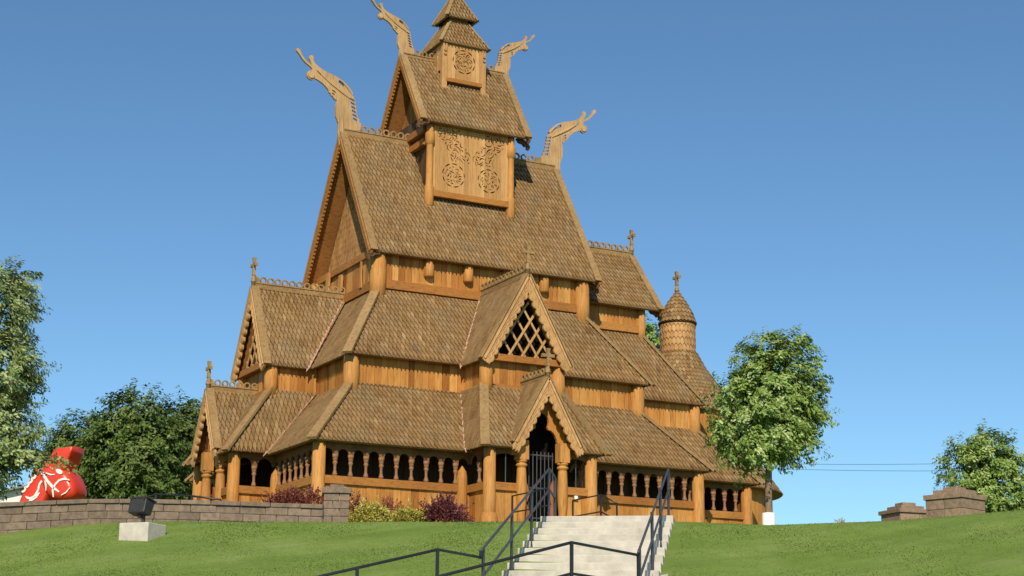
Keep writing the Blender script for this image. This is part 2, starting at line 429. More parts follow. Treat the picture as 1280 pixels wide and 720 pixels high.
def beam(p, q, w, h, parent, mat='stained_beam', name='wall_beam', up=(0, 0, 1)):
    mb = MB(); mb.bar(p, q, w, h, up, rnd(0.3, 0.7)); return mb.build(name, mat, parent, 0.012)
beam((CX0 + 0.3, -CY - 0.06, 9.42), (CX1 - 0.3, -CY - 0.06, 9.42), 0.2, 0.36, nave_wall)
beam((CX0 - 0.06, -CY + 0.3, 9.42), (CX0 - 0.06, CY - 0.3, 9.42), 0.2, 0.36, nave_wall)
for x in (6.1, 7.85, 9.6, 11.35):
    mb = MB(); mb.sm = True; mb.lathe((x, -CY - 0.10, 0), [(0.02, 9.90), (0.17, 9.915), (0.205, 9.97), (0.205, 10.62)], 18, 0.55); mb.build('pendant_post', 'post_wood', nave_wall)
beam((BX0 + 0.3, BY + 0.06, 5.2), (BX1 - 0.3, BY + 0.06, 5.2), 0.2, 0.3, aisle_wall)

def gable_roof(name, x0, x1, y, z, zr, parent=church):
    mb = MB()
    shingles(mb, (x0, -y, z), (x1, -y, z), (x1, 0, zr), (x0, 0, zr))
    shingles(mb, (x0, y, z), (x1, y, z), (x1, 0, zr), (x0, 0, zr), row=0.45, w=0.4)
    return mb.build(name, W5, parent)

def rake_boards(T, hw, ze, zr, w, parent, width=0.3, th=0.09, cap_in=0.26, claws=0.32, mat='carved_wood', nsc=11, cap_mat='weathered_plank', amp=0.075, grooves=False):
    """pair of scalloped gable boards; T(u, w, z) gives the world point, w is the outward place of the gable front"""
    for s in (-1, 1):
        d = V((hw, ze - zr)); Ln = d.length; d /= Ln; nrm = V((-d.y, d.x)) * -1          # inward normal in (u, z)
        pts = []
        Lx = Ln + claws * 0.55
        pts.append((0.004, zr + 0.06)); pts.append((d.x * Lx - nrm.x * 0.03, zr + d.y * Lx - nrm.y * 0.03))
        # toothed lower end
        end = V((d.x * Lx, zr + d.y * Lx))
        for k, (al, ac) in enumerate(((0.10, 0.05), (0.02, 0.09), (0.10, 0.14), (0.01, 0.18), (0.09, 0.23))):
            if claws > 0: q = end + d * al * claws * 3 + nrm * ac * width / 0.25; pts.append((q.x, q.y))
        N = nsc * 6
        for i in range(N, -1, -1):
            b = Ln * i / N
            ww = width + amp * width / 0.3 * abs(math.sin(math.pi * i / 6.0)) - 0.03
            q = V((d.x * b, zr + d.y * b)) + nrm * ww
            pts.append((max(q.x, 0.004), q.y))
        clean = []
        for p in pts:
            if not clean or (V(p) - V(clean[-1])).length > 1e-4: clean.append(p)
        O = V(T(0, w, 0)); ex = V(T(1, w, 0)) - O; ez = V(T(0, w + 1, 0)) - O
        mb = MB(); mb.prism([(p[0] * s, p[1]) for p in clean], O + ez * (0.002 * s), ex, V((0, 0, 1)), ez, th, rnd(0.4, 0.7))
        if grooves:
            for fr in (0.36, 0.62, 0.86):
                g_ = []
                for i in range(2, N - 1):
                    b = Ln * i / N; q = V((d.x * b, zr + d.y * b)) + nrm * (width * fr + amp * fr * abs(math.sin(math.pi * i / 6.0)) - 0.02)
                    if q.x > 0.03: g_.append(V(T(q.x * s, w + th / 2 + 0.004, q.y)))
                mb.tube(g_, 0.017, 4, 0.85, False)
        # raised outer moulding and a cap board on the roof edge
        a = V(T(s * 0.02, w + th / 2 + 0.02, zr + 0.01)); b = V(T(s * hw * 1.0, w + th / 2 + 0.02, ze + 0.01))
        up = (V(T(-s * nrm.x, w, -nrm.y)) - V(T(0, w, 0))).normalized()
        mb.bar(a - up * 0.03, b - up * 0.03, 0.05, 0.08, up, 0.8)
        if cap_in:
            mb.m = 1
            c0 = V(T(s * 0.0, w + th / 2 - cap_in / 2, zr + 0.03)); c1 = V(T(s * (hw + 0.03), w + th / 2 - cap_in / 2, ze - 0.02))
            mb.bar(c0 + up * 0.085, c1 + up * 0.085, cap_in + 0.05 + 0.003 * s, 0.06, up, rnd(0.4, 0.7))
        mb.build('gable_board', [mat, cap_mat], parent)

def comb(p, q, parent, hb=0.3, rr=0.155, drop=0.1, solid0=0.0, solid1=0.0, skip=None, mat='weathered_plank'):
    """ridge board with a row of wooden rings on it, p-q along the ridge"""
    p, q = V(p), V(q); d = (q - p); Ln = d.length; d.normalize(); up = V((0, 0, 1)); sd = d.cross(up)
    mb = MB(); mb.bar(p + up * (hb / 2 - drop), q + up * (hb / 2 - drop), 0.13, hb, up, 0.45)
    mb.bar(p + up * (hb - drop + 0.02), q + up * (hb - drop + 0.02), 0.19, 0.045, up, 0.6)
    x0, x1 = solid0, Ln - solid1
    if solid0: mb.prism([(0, 0), (solid0, 0), (solid0 - 0.04, rr * 1.7), (0, rr * 2.2)], p + up * (hb - drop), d, up, sd, 0.1, 0.55)
    if solid1: mb.prism([(Ln - solid1, 0), (Ln, 0), (Ln, rr * 2.2), (Ln - solid1 + 0.04, rr * 1.7)], p + up * (hb - drop), d, up, sd, 0.1, 0.55)
    n = max(1, int((x1 - x0) / (rr * 2.08)))
    for i in range(n):
        c = p + d * (x0 + (i + 0.5) * (x1 - x0) / n) + up * (hb - drop + rr + 0.02)
        mb.ring(c, d, up, sd, rr * 0.62, rr * 1.02, 0.07, 18, rnd(0.3, 0.8))
    return mb.build('ridge_comb', mat, parent)

def cross(p, parent, h=1.15, along=(1, 0, 0), mat='weathered_plank'):
    p = V(p); a = V(along); mb = MB()
    mb.sm = True
    mb.lathe(p, [(0.085, -0.55), (0.085, 0.12), (0.12, 0.14), (0.12, 0.18), (0.08, 0.2), (0.11, 0.25), (0.07, 0.30), (0.06, 0.42)], 12, 0.6)
    mb.sm = False
    c = p + V((0, 0, 0.42)); t = p + V((0, 0, h)); up = a
    y = a.cross(V((0, 0, 1)))
    def taper(o, d, l, w0, w1, sd):
        vs = []
        for dist, w in ((0, w0), (l, w1)):
            for i, j in ((-1, -1), (1, -1), (1, 1), (-1, 1)): vs.append(o + d * dist + sd * (i * w) + d.cross(sd) * (j * w))
        mb.hexa(vs, rnd(0.5, 0.8))
    mid = p + V((0, 0, h * 0.74))
    taper(mid, V((0, 0, 1)), h * 0.26, 0.045, 0.075, a); taper(mid, V((0, 0, -1)), h * 0.74 - 0.40, 0.046, 0.07, a)
    taper(mid, a, h * 0.24, 0.044, 0.07, V((0, 0, 1))); taper(mid, -a, h * 0.24, 0.043, 0.07, V((0, 0, 1)))
    return mb.build('cross', mat, parent)

DRAGON = [(-.07, -.5), (-.16, .01), (-.15, .43), (-.28, .71), (-.31, 1.16), (-.26, 1.44), (-.36, 1.46), (-.42, 1.52), (-.44, 1.58), (-.52, 1.6), (-.55, 1.68), (-.62, 1.72), (-.66, 1.84),
          (-.89, 2.05), (-1.14, 2.18), (-1.28, 2.22), (-1.33, 2.16), (-1.42, 2.12), (-1.54, 2.16), (-1.62, 2.26), (-1.63, 2.38), (-1.57, 2.49), (-1.47, 2.55), (-1.40, 2.60),
          (-1.48, 2.70), (-1.72, 2.84), (-1.88, 3.0), (-1.99, 3.15), (-2.14, 3.30), (-2.13, 3.39), (-2.05, 3.42), (-1.96, 3.34), (-1.88, 3.16), (-1.78, 3.02), (-1.61, 2.88), (-1.44, 2.78),
          (-1.50, 2.94), (-1.57, 3.08), (-1.54, 3.18), (-1.45, 3.22), (-1.36, 3.16), (-1.37, 3.02), (-1.27, 2.87), (-1.09, 2.74), (-.73, 2.59), (-.38, 2.50), (-.09, 2.38), (.12, 2.25), (.34, 2.04), (.46, 1.86), (.40, 1.79),
          (.50, 1.70), (.57, 1.62), (.53, 1.54), (.60, 1.48), (.56, 1.38), (.62, 1.31), (.59, 1.21), (.66, 1.13), (.63, 1.02), (.70, .94), (.68, .84), (.78, .76), (.77, .66), (.86, .58), (.86, .3), (.1, .1), (.1, -.5)]
DR_HOLES = [[(-.24, 2.22), (-.10, 2.15), (.05, 2.06), (.03, 2.18), (-.07, 2.29), (-.20, 2.32)],
            [(-1.26, 2.62), (-1.05, 2.43), (-.86, 2.32), (-.78, 2.30), (-.95, 2.42), (-1.12, 2.55)],
            [(-.50, 1.70), (-.38, 1.63), (-.35, 1.67), (-.47, 1.745)], [(-.50, 1.83), (-.33, 1.73), (-.30, 1.78), (-.46, 1.87)]]
for k in range(6):
    z = 1.56 - k * 0.17; x = .33 + k * 0.033
    DR_HOLES.append([(x, z - .015), (x + .185, z - .075), (x + .185, z + .025), (x, z + .09)])
def dragon(p, sgn, sc, parent):
    sh = flat_shape([(x, z) for x, z in DRAGON], DR_HOLES, 0.105)
    mb = MB(); add_flat(mb, sh, p, (-sgn * sc * -1 if False else sc * (1 if sgn < 0 else -1), 0, 0), (0, 0, sc), (0, 1, 0), 0.55)
    # brow, jaw ridge and nose disc raised on both sides
    e = V((1 if sgn < 0 else -1, 0, 0)) * sc
    for sd in (-1, 1):
        def q(x, z): return V(p) + e * x + V((0, sd * 0.07, sc * z))
        mb.tube([q(-1.0, 2.44), q(-.55, 2.12), (q(-.1, 1.86)), q(.3, 1.62)], [0.03 * sc, 0.045 * sc, 0.05 * sc, 0.02], 6, 0.7)
        mb.tube([q(-.2, 2.36), q(-.02, 2.28), q(.2, 2.08), q(.38, 1.84)], [0.02, 0.04 * sc, 0.045 * sc, 0.02], 6, 0.75)
        mb.tube([q(-1.44, 2.33) + V((0, -sd * 0.04, 0)), q(-1.44, 2.33) + V((0, sd * 0.03, 0))], 0.14 * sc, 14, 0.7)
        mb.tube([q(.05, -.2), q(.03, .35), q(-.02, .85)], [0.05, 0.05, 0.02], 6, 0.6)
    return mb.build('dragon_head', 'pale_wood', parent)

def Tx0(u, w, z): return V((-w, -u, z))          # west-facing plane, w measured from x = 0
def Tx1(u, w, z): return V((w, u, z))            # east-facing plane
def gable_wall(T, hw, z0, ze, zr, w, parent, shing=True, mat='stained_boards', name='gable_wall'):
    mb = MB()
    O = V(T(0, w, 0)); ex = V(T(1, w, 0)) - O; out = V(T(0, w + 1, 0)) - O
    if shing:
        shingles(mb, T(-hw, w, z0), T(hw, w, z0), T(0.02, w, zr), T(-0.02, w, zr), hint=out, row=0.27, deck=0.06, th=0.04)
        return mb.build(name, WG, parent)
    x = -hw
    while x < hw - 0.02:
        ww = min(rnd(0.2, 0.3), hw - x); a, b = x + 0.006, x + ww - 0.006
        zt = lambda q: z0 + (zr - z0) * (1 - abs(q) / hw)
        f = rnd(0, 0.02); pts = [(a, z0), (b, z0), (b, max(z0, zt(b)))]
        if a < 0 < b: pts.append((0, zr))
        pts.append((a, max(z0, zt(a))))
        mb.prism(pts, O + out * f, ex, V((0, 0, 1)), out, 0.06, rt()); x += ww
    return mb.build(name, mat, parent)

# nave roof, its gables, combs and dragons
nave_roof = gable_roof('nave_roof', NX0, NX1, NY, NZ, NR)
rake_boards(Tx0, NY, NZ, NR, -NX0 + 0.03, nave_roof, width=0.28, claws=0.15, nsc=40, mat='stained_beam', amp=0.04)
rake_boards(Tx1, NY, NZ, NR, NX1 + 0.03, nave_roof, width=0.28, claws=0.15, nsc=40, mat='stained_beam', amp=0.04)
gw = gable_wall(Tx0, CY - 0.05, 10.98, 10.98, NR - 0.62, -CX0 - 0.33, church)
beam((CX0 + 0.12, -CY + 0.1, 10.82), (CX0 + 0.12, CY - 0.1, 10.82), 0.5, 0.30, gw)
gable_wall(Tx1, CY - 0.05, 10.98, 10.98, NR - 0.62, CX1 + 0.02, church)
for y in (1.7, 0.3):
    mb = MB(); mb.box((CX0 - 0.22, y - 0.14, 9.0), (CX0 - 0.12, y + 0.14, 10.9 if y > 1 else 10.5), 0.7); mb.build('gable_plank', 'post_wood', gw)
mb = MB(); mb.prism([(-.1, 0), (.13, 0), (.06, .5), (.04, 1.1), (-.02, 1.1), (-.03, .5)], (CX0 - 0.18, -1.9, 9.5), (0, 1, 0), (0, 0, 1), (1, 0, 0), 0.06, .6); mb.build('gable_plank', 'post_wood', gw)
comb((NX0 + 0.1, 0, NR), (TX0, 0, NR), nave_roof, solid0=0.75); comb((TX1, 0, NR), (NX1 - 0.1, 0, NR), nave_roof, solid1=1.0)
dragon((NX0 - 0.02, 0, NR), -1, 1.0, nave_roof); dragon((NX1 + 0.02, 0, NR), 1, 0.95, nave_roof)
def bracket(p, d, parent):
    """carved dragon-shaped bracket under an eave corner"""
    mb = MB(); p = V(p); d = V(d)
    mb.prism([(0, 0.15), (.12, -.02), (.30, -.05), (.42, -.16), (.52, -.12), (.50, -.25), (.62, -.28), (.66, -.14), (.56, .02), (.40, .12), (.2, .2)], p, d, (0, 0, 1), d.cross(V((0, 0, 1))), 0.14, 0.4)
    return mb.build('eave_bracket', 'eave_shade_wood', parent)

# ridge turret with its own gabled roof and dragons
zt0 = 13.2
tw = MB()
for yy in (-1, 1):
    pass
planks(tw, (TX0, -TY + 0.08), (TX1, -TY + 0.08), zt0, UZ + 0.4, (0, -1)); planks(tw, (TX0, TY), (TX1, TY), zt0, UZ + 0.4, (0, 1))
planks(tw, (TX0, -TY), (TX0, TY), zt0, UZ + 0.6, (-1, 0)); planks(tw, (TX1, -TY), (TX1, TY), zt0, UZ + 0.6, (1, 0))
turret = tw.build('turret_wall', 'shaded_inner_wood', church)

def crescent(cx, cy, r, a0, a1, w, n=10):
    o = []; i = []
    for k in range(n + 1):
        t = a0 + (a1 - a0) * k / n; ww = w * math.sin(math.pi * (0.06 + 0.88 * k / n))
        o.append((cx + (r + ww / 2) * math.cos(t), cy + (r + ww / 2) * math.sin(t))); i.append((cx + (r - ww / 2) * math.cos(t), cy + (r - ww / 2) * math.sin(t)))
    return o + i[::-1]
def interlace(inside, x0, x1, z0, z1, n, ws=(0.05, 0.10), rs=(0.09, 0.34), seed=3, sym=None):
    """crescent-shaped cuts scattered like leafy scrollwork, none touching another"""
    rg = random.Random(seed); H = []; used = []
    tries = 0
    while len(H) < n and tries < 6000:
        tries += 1
        cx, cy = rg.uniform(x0, x1), rg.uniform(z0, z1); r = rg.uniform(*rs); a = rg.uniform(0, 6.28); sp = rg.uniform(0.8, 2.2) * min(1.4, 0.25 / r)
        c = crescent(cx, cy, r, a, a + sp, rg.uniform(*ws), 9)
        if not all(inside(x, y) for x, y in c): continue
        if any((x - u) ** 2 + (y - v) ** 2 < 0.024 ** 2 for x, y in c for u, v in used): continue
        H.append(c); used += c
        m_ = len(c) // 2
        for i in range(m_): used.append(((c[i][0] + c[-1 - i][0]) / 2, (c[i][1] + c[-1 - i][1]) / 2))
    return H
def ring_cuts(cx, cy, r, n, w, ph=0):
    return [crescent(cx, cy, r, ph + k * 2 * math.pi / n, ph + k * 2 * math.pi / n + 5.0 / n, w) for k in range(n)]
def fret_panel(name, T, x0, x1, z0, z1, holes, w, parent, th=0.05):
    sh = flat_shape([(x0, z0), (x1, z0), (x1, z1), (x0, z1)], holes, th)
    O = V(T(0, w, 0)); ex = V(T(1, w, 0)) - O; out = V(T(0, w + 1, 0)) - O
    mb = MB(); add_flat(mb, sh, O, ex, (0, 0, 1), out, 0.62)
    x = x0 + 0.2
    return mb.build(name, 'panel_wood', parent)
def Ts(u, w, z): return V((u, -w, z))
cxa, cxb = TX0 + 1.10, TX1 - 1.05
H = []
for cx_, sd_ in ((cxa, 4), (cxb, 9)):
    H += ring_cuts(cx_, 14.82, 0.50, 9, 0.055, sd_)
    H += interlace(lambda x, y: (x - cx_) ** 2 + (y - 14.82) ** 2 < 0.42 ** 2, cx_ - .45, cx_ + .45, 14.4, 15.3, 24, (0.03, 0.06), (0.06, 0.2), sd_)
    def vine(x, y):
        c = cx_ + 0.30 * math.sin((y - 15.2) * 3.4) * (1 if sd_ == 4 else -1)
        return 15.38 < y < 16.85 and abs(x - c) < 0.50
    H += interlace(vine, cx_ - .75, cx_ + .75, 15.38, 16.85, 58, (0.03, 0.06), (0.07, 0.34), sd_ + 1)
fret_panel('carved_panel', Ts, TX0 + 0.16, TX1 - 0.16, 14.02, UZ + 0.1, H, TY + 0.06, turret)
mb = MB()
planks(mb, (TX0 - 0.02, -TY - 0.03), (TX0 + 0.01, -TY - 0.03), 13.9, UZ, (0, -1))
beam((TX0 + 0.15, -TY - 0.10, 13.9), (TX1 - 0.15, -TY - 0.10, 13.9), 0.2, 0.26, turret, 'stained_beam')
beam((TX0 - 0.1, -TY + 0.2, 16.2), (TX0 - 0.1, TY - 0.2, 16.2), 0.2, 0.28, turret, 'stained_beam')
beam((TX0 - 0.1, -TY + 0.2, 16.75), (TX0 - 0.1, TY - 0.2, 16.75), 0.26, 0.3, turret, 'soffit_wood')
for x in (TX0, TX1):
    for y in (-TY - 0.05, TY + 0.05):
        mb = MB(); mb.sm = True
        mb.lathe((x, y, 0), [(0.12, 13.25), (0.20, 13.36), (0.205, 14.15), (0.19, 14.2), (0.145, 14.25), (0.14, 15.95), (0.15, 16.0), (0.205, 16.04), (0.205, 16.5), (0.15, 16.56), (0.15, 16.95)], 16, 0.6)
        mb.build('turret_post', 'post_wood', turret)
up_roof = gable_roof('turret_roof', UX0, UX1, UY, UZ, UR)
rake_boards(Tx0, UY, UZ, UR, -UX0 + 0.03, up_roof, width=0.22, claws=0.12, nsc=26, mat='stained_beam', amp=0.05)
rake_boards(Tx1, UY, UZ, UR, UX1 + 0.03, up_roof, width=0.22, claws=0.12, nsc=26, mat='stained_beam', amp=0.05)
gable_wall(Tx0, TY - 0.02, UZ + 0.3, UZ, UR - 0.55, -TX0 - 0.25, church, False, name='turret_gable_wall', mat='soffit_wood')
gable_wall(Tx1, TY - 0.02, UZ + 0.3, UZ, UR - 0.55, TX1 + 0.02, church, False, name='turret_gable_wall', mat='soffit_wood')
comb((UX0 + 0.1, 0, UR), (FX0, 0, UR), up_roof, hb=0.24, rr=0.13, solid0=0.45); comb((FX1, 0, UR), (UX1 - 0.1, 0, UR), up_roof, hb=0.24, rr=0.13, solid1=0.5)
dragon((UX0 - 0.02, 0, UR), -1, 0.70, up_roof); dragon((UX1 + 0.02, 0, UR), 1, 0.67, up_roof)
bracket((NX1 - 0.45, -NY + 0.40, NZ - 0.12), (1, 0, 0), nave_roof); bracket((UX1 - 0.45, -UY + 0.36, UZ - 0.12), (1, 0, 0), up_roof)
bracket((NX0 + 0.45, -NY + 0.08, NZ - 0.1), (-1, 0, 0), nave_roof); bracket((UX0 + 0.45, -UY + 0.08, UZ - 0.1), (-1, 0, 0), up_roof)

# belfry and spire
bw = MB()
for a, b, o in (((FX0, -FY), (FX1, -FY), (0, -1)), ((FX0, FY), (FX1, FY), (0, 1)), ((FX0, -FY), (FX0, FY), (-1, 0)), ((FX1, -FY), (FX1, FY), (1, 0))):
    planks(bw, a, b, 18.7, 21.35, o, 0.2)
belfry = bw.build('belfry_wall', 'shaded_inner_wood', church)
FC = (FX0 + FX1) / 2
fret_panel('carved_panel', Ts, FX0 + 0.1, FX1 - 0.1, 19.50, 21.2, ring_cuts(FC, 20.36, 0.52, 9, 0.06) + interlace(lambda x, y: (x - FC) ** 2 + (y - 20.36) ** 2 < 0.45 ** 2, FC - .5, FC + .5, 19.9, 20.9, 28, (0.03, 0.06), (0.08, 0.25), 5), FY + 0.06, belfry)
fret_panel('carved_panel', lambda u, w, z: V((-w, -u, z)), -FY + 0.1, FY - 0.1, 19.9, 21.2, ring_cuts(0, 20.5, 0.42, 7, 0.06), -FX0 + 0.06, belfry)
beam((FX0 + 0.08, -FY - 0.08, 19.42), (FX1 - 0.08, -FY - 0.08, 19.42), 0.16, 0.18, belfry)
for x in (FX0, FX1):
    for y in (-FY - 0.02, FY + 0.02):
        mb = MB(); mb.box((x - 0.115, y - 0.11, 18.9), (x + 0.115, y + 0.11, 21.2), 0.5)
        for k in range(2): mb.tube([(x, y - 0.13, 20.75 - 0.18 * k), (x, y - 0.17, 20.75 - 0.18 * k)], 0.07, 10, 0.2)
        mb.build('belfry_post', 'carved_wood', belfry, 0.01)
def pyramid(name, cx, hx, hy, z0, tx, ty, z1, parent):
    mb = MB()
    c = [(cx - hx, -hy, z0), (cx + hx, -hy, z0), (cx + hx, hy, z0), (cx - hx, hy, z0)]; t = [(cx - tx, -ty, z1), (cx + tx, -ty, z1), (cx + tx, ty, z1), (cx - tx, ty, z1)]
    for i in range(4): shingles(mb, c[i], c[(i + 1) % 4], t[(i + 1) % 4], t[i], w=0.16, row=0.24)
    o = mb.build(name, W4, parent)
    for i in range(4): hip(c[i], t[i], o, 0.17, 0.05, lift=0.06, ext=0.03)
    return o
pyramid('belfry_roof', FC, 1.15, 1.05, 21.10, 0.42, 0.40, 22.35, church)
mb = MB(); mb.box((FC - 0.42, -0.40, 22.1), (FC + 0.42, 0.40, 22.62), 0.5); mb.box((FC - 0.48, -0.46, 22.28), (FC + 0.48, 0.46, 22.36), 0.7); mb.build('spire_base', 'weathered_plank', church, 0.01)
pyramid('spire_roof', FC, 0.72, 0.70, 22.50, 0.03, 0.03, 23.90, church)

# ---- open gallery walls with turned balusters
gal_wall = MB()
baluster_mesh = None
def baluster(p, z0, z1, parent):
    global baluster_mesh
    if baluster_mesh is None:
        b = MB(); b.sm = True; h = 0.83
        prof = [(0.085, 0), (0.085, .10), (0.055, .12), (0.07, .16), (0.045, .20), (0.05, .40), (0.06, .44), (0.085, .50), (0.075, .55), (0.05, .57), (0.085, .60), (0.08, .66), (0.085, .70), (0.10, .72), (0.10, .83)]
        b.lathe((0, 0, 0), prof, 12, 0.5)
        o = b.build('baluster', 'baluster_wood', parent); baluster_mesh = o.data
    else:
        o = bpy.data.objects.new('baluster', baluster_mesh); COL.objects.link(o); o.parent = parent; o.matrix_parent_inverse = Matrix()
    o.matrix_parent_inverse = wmat(church).inverted() if parent is church else Matrix()
    o.location = (p[0], p[1], z0); o.scale = (1.08, 1.08, (z1 - z0) / 0.83)
    return o
SILL0, SILL1, BT = 1.0, 1.29, 2.06
def gallery(a, b, out, n, zb=-1.2, name='gallery_wall', bal=True, zs=0.0):
    a, b = V((a[0], a[1], 0)), V((b[0], b[1], 0)); o = V((out[0], out[1], 0)); d = (b - a); Ln = d.length; d.normalize()
    mb = MB(); planks(mb, a, b, zb, SILL0 + 0.02 + zs, out, 0.33)
    wl = mb.build(name, 'stained_boards', church)
    beam(a + V((0, 0, (SILL0 + SILL1) / 2 + zs)) + o * 0.01, b + V((0, 0, (SILL0 + SILL1) / 2 + zs)) + o * 0.01, 0.2, SILL1 - SILL0, wl, 'stained_beam', 'sill_beam')
    beam(a + V((0, 0, 2.68 + zs)), b + V((0, 0, 2.68 + zs)), 0.22, 0.3, wl, 'arcade_shade_wood', 'wall_plate')
    s = Ln / n; ar = MB(); ri = s / 2 - 0.095
    for i in range(n):
        c = a + d * (s * (i + 0.5)); K = 12; pts = []
        zc = BT + zs
        rz = min(ri, 0.3)
        top = 2.53 + zs
        arc = [(-ri * math.cos(math.pi * k / K), zc + rz * math.sin(math.pi * k / K)) for k in range(K + 1)]
        poly = [(-s / 2, zc), arc[0]] + arc[1:] + [(s / 2, zc), (s / 2, top), (-s / 2, top)]
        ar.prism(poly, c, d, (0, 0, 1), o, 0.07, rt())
        if bal and i < n - 1: baluster(a + d * (s * (i + 1)), SILL1 + zs, BT + zs, wl)
    ar.build('arcade_board', 'arcade_shade_wood', wl)
    return wl
gi = 0.42
gallery((gi, -AY + gi), (SBC - 2.12, -AY + gi), (0, -1), 10)
gallery((SBC + 2.12, -AY + gi), (AX1 - gi, -AY + gi), (0, -1), 10)
gallery((gi, -AY + gi), (gi, -2.12), (-1, 0), 8)
gallery((gi, AY - gi), (gi, 2.12), (-1, 0), 8)
gallery((AX1 - gi, -AY + gi), (AX1 - gi, -5.2), (1, 0), 3)
mb = MB(); planks(mb, (gi, AY - gi), (AX1 - gi, AY - gi), -1.2, 2.6, (0, 1)); planks(mb, (AX1 - gi, 5.2), (AX1 - gi, AY - gi), -1.2, 2.6, (1, 0)); mb.build('gallery_back_wall', 'stained_boards', church)
mb = MB(); mb.box((0.5, -6.7, -1.25), (16.4, 6.7, -0.02), 0.4); mb.box((16.4, -5.15, -1.25), (20, 5.15, -0.02), 0.4); mb.build('gallery_floor', 'shaded_inner_wood', church)
for x, y in ((gi, -AY + gi), (AX1 - gi, -AY + gi), (gi, AY - gi), (AX1 - gi, AY - gi)):
    cpost(x - 0.04 if x < 1 else x + 0.04, y - 0.04 if y < 0 else y + 0.04, -1.3, 2.62, 0.245)

# ---- projecting portal bays (south and west)
def T_S(u, w, z): return V((SBC + u, -AY - w, z))
def T_W(u, w, z): return V((-w, -u, z))
def lattice(T, hw, z0, zr, w, parent):
    mb = MB()
    O = V(T(0, w, 0)); ex = V(T(1, w, 0)) - O; out = V(T(0, w + 1, 0)) - O
    def inside(u, z): return abs(u) < hw * (1 - (z - z0) / (zr - z0)) and z > z0
    k = 0
    for s in (-1, 1):
        for c in [x * 0.56 for x in range(-6, 7)]:
            pts = []
            for i in range(200):
                u = -hw + 2 * hw * i / 199; z = z0 + 0.15 + 1.55 * (s * (u - c))
                if inside(u, z): pts.append((u, z))
            if len(pts) > 6:
                a = V(T(pts[0][0], w + 0.03 * s * 0.6, pts[0][1])); b = V(T(pts[-1][0], w + 0.03 * s * 0.6, pts[-1][1]))
                mb.bar(a, b, 0.035, 0.085, out.cross(b - a).normalized() if True else (0, 0, 1), rnd(0.4, 0.8))
    return mb.build('lattice', 'carved_wood', parent)

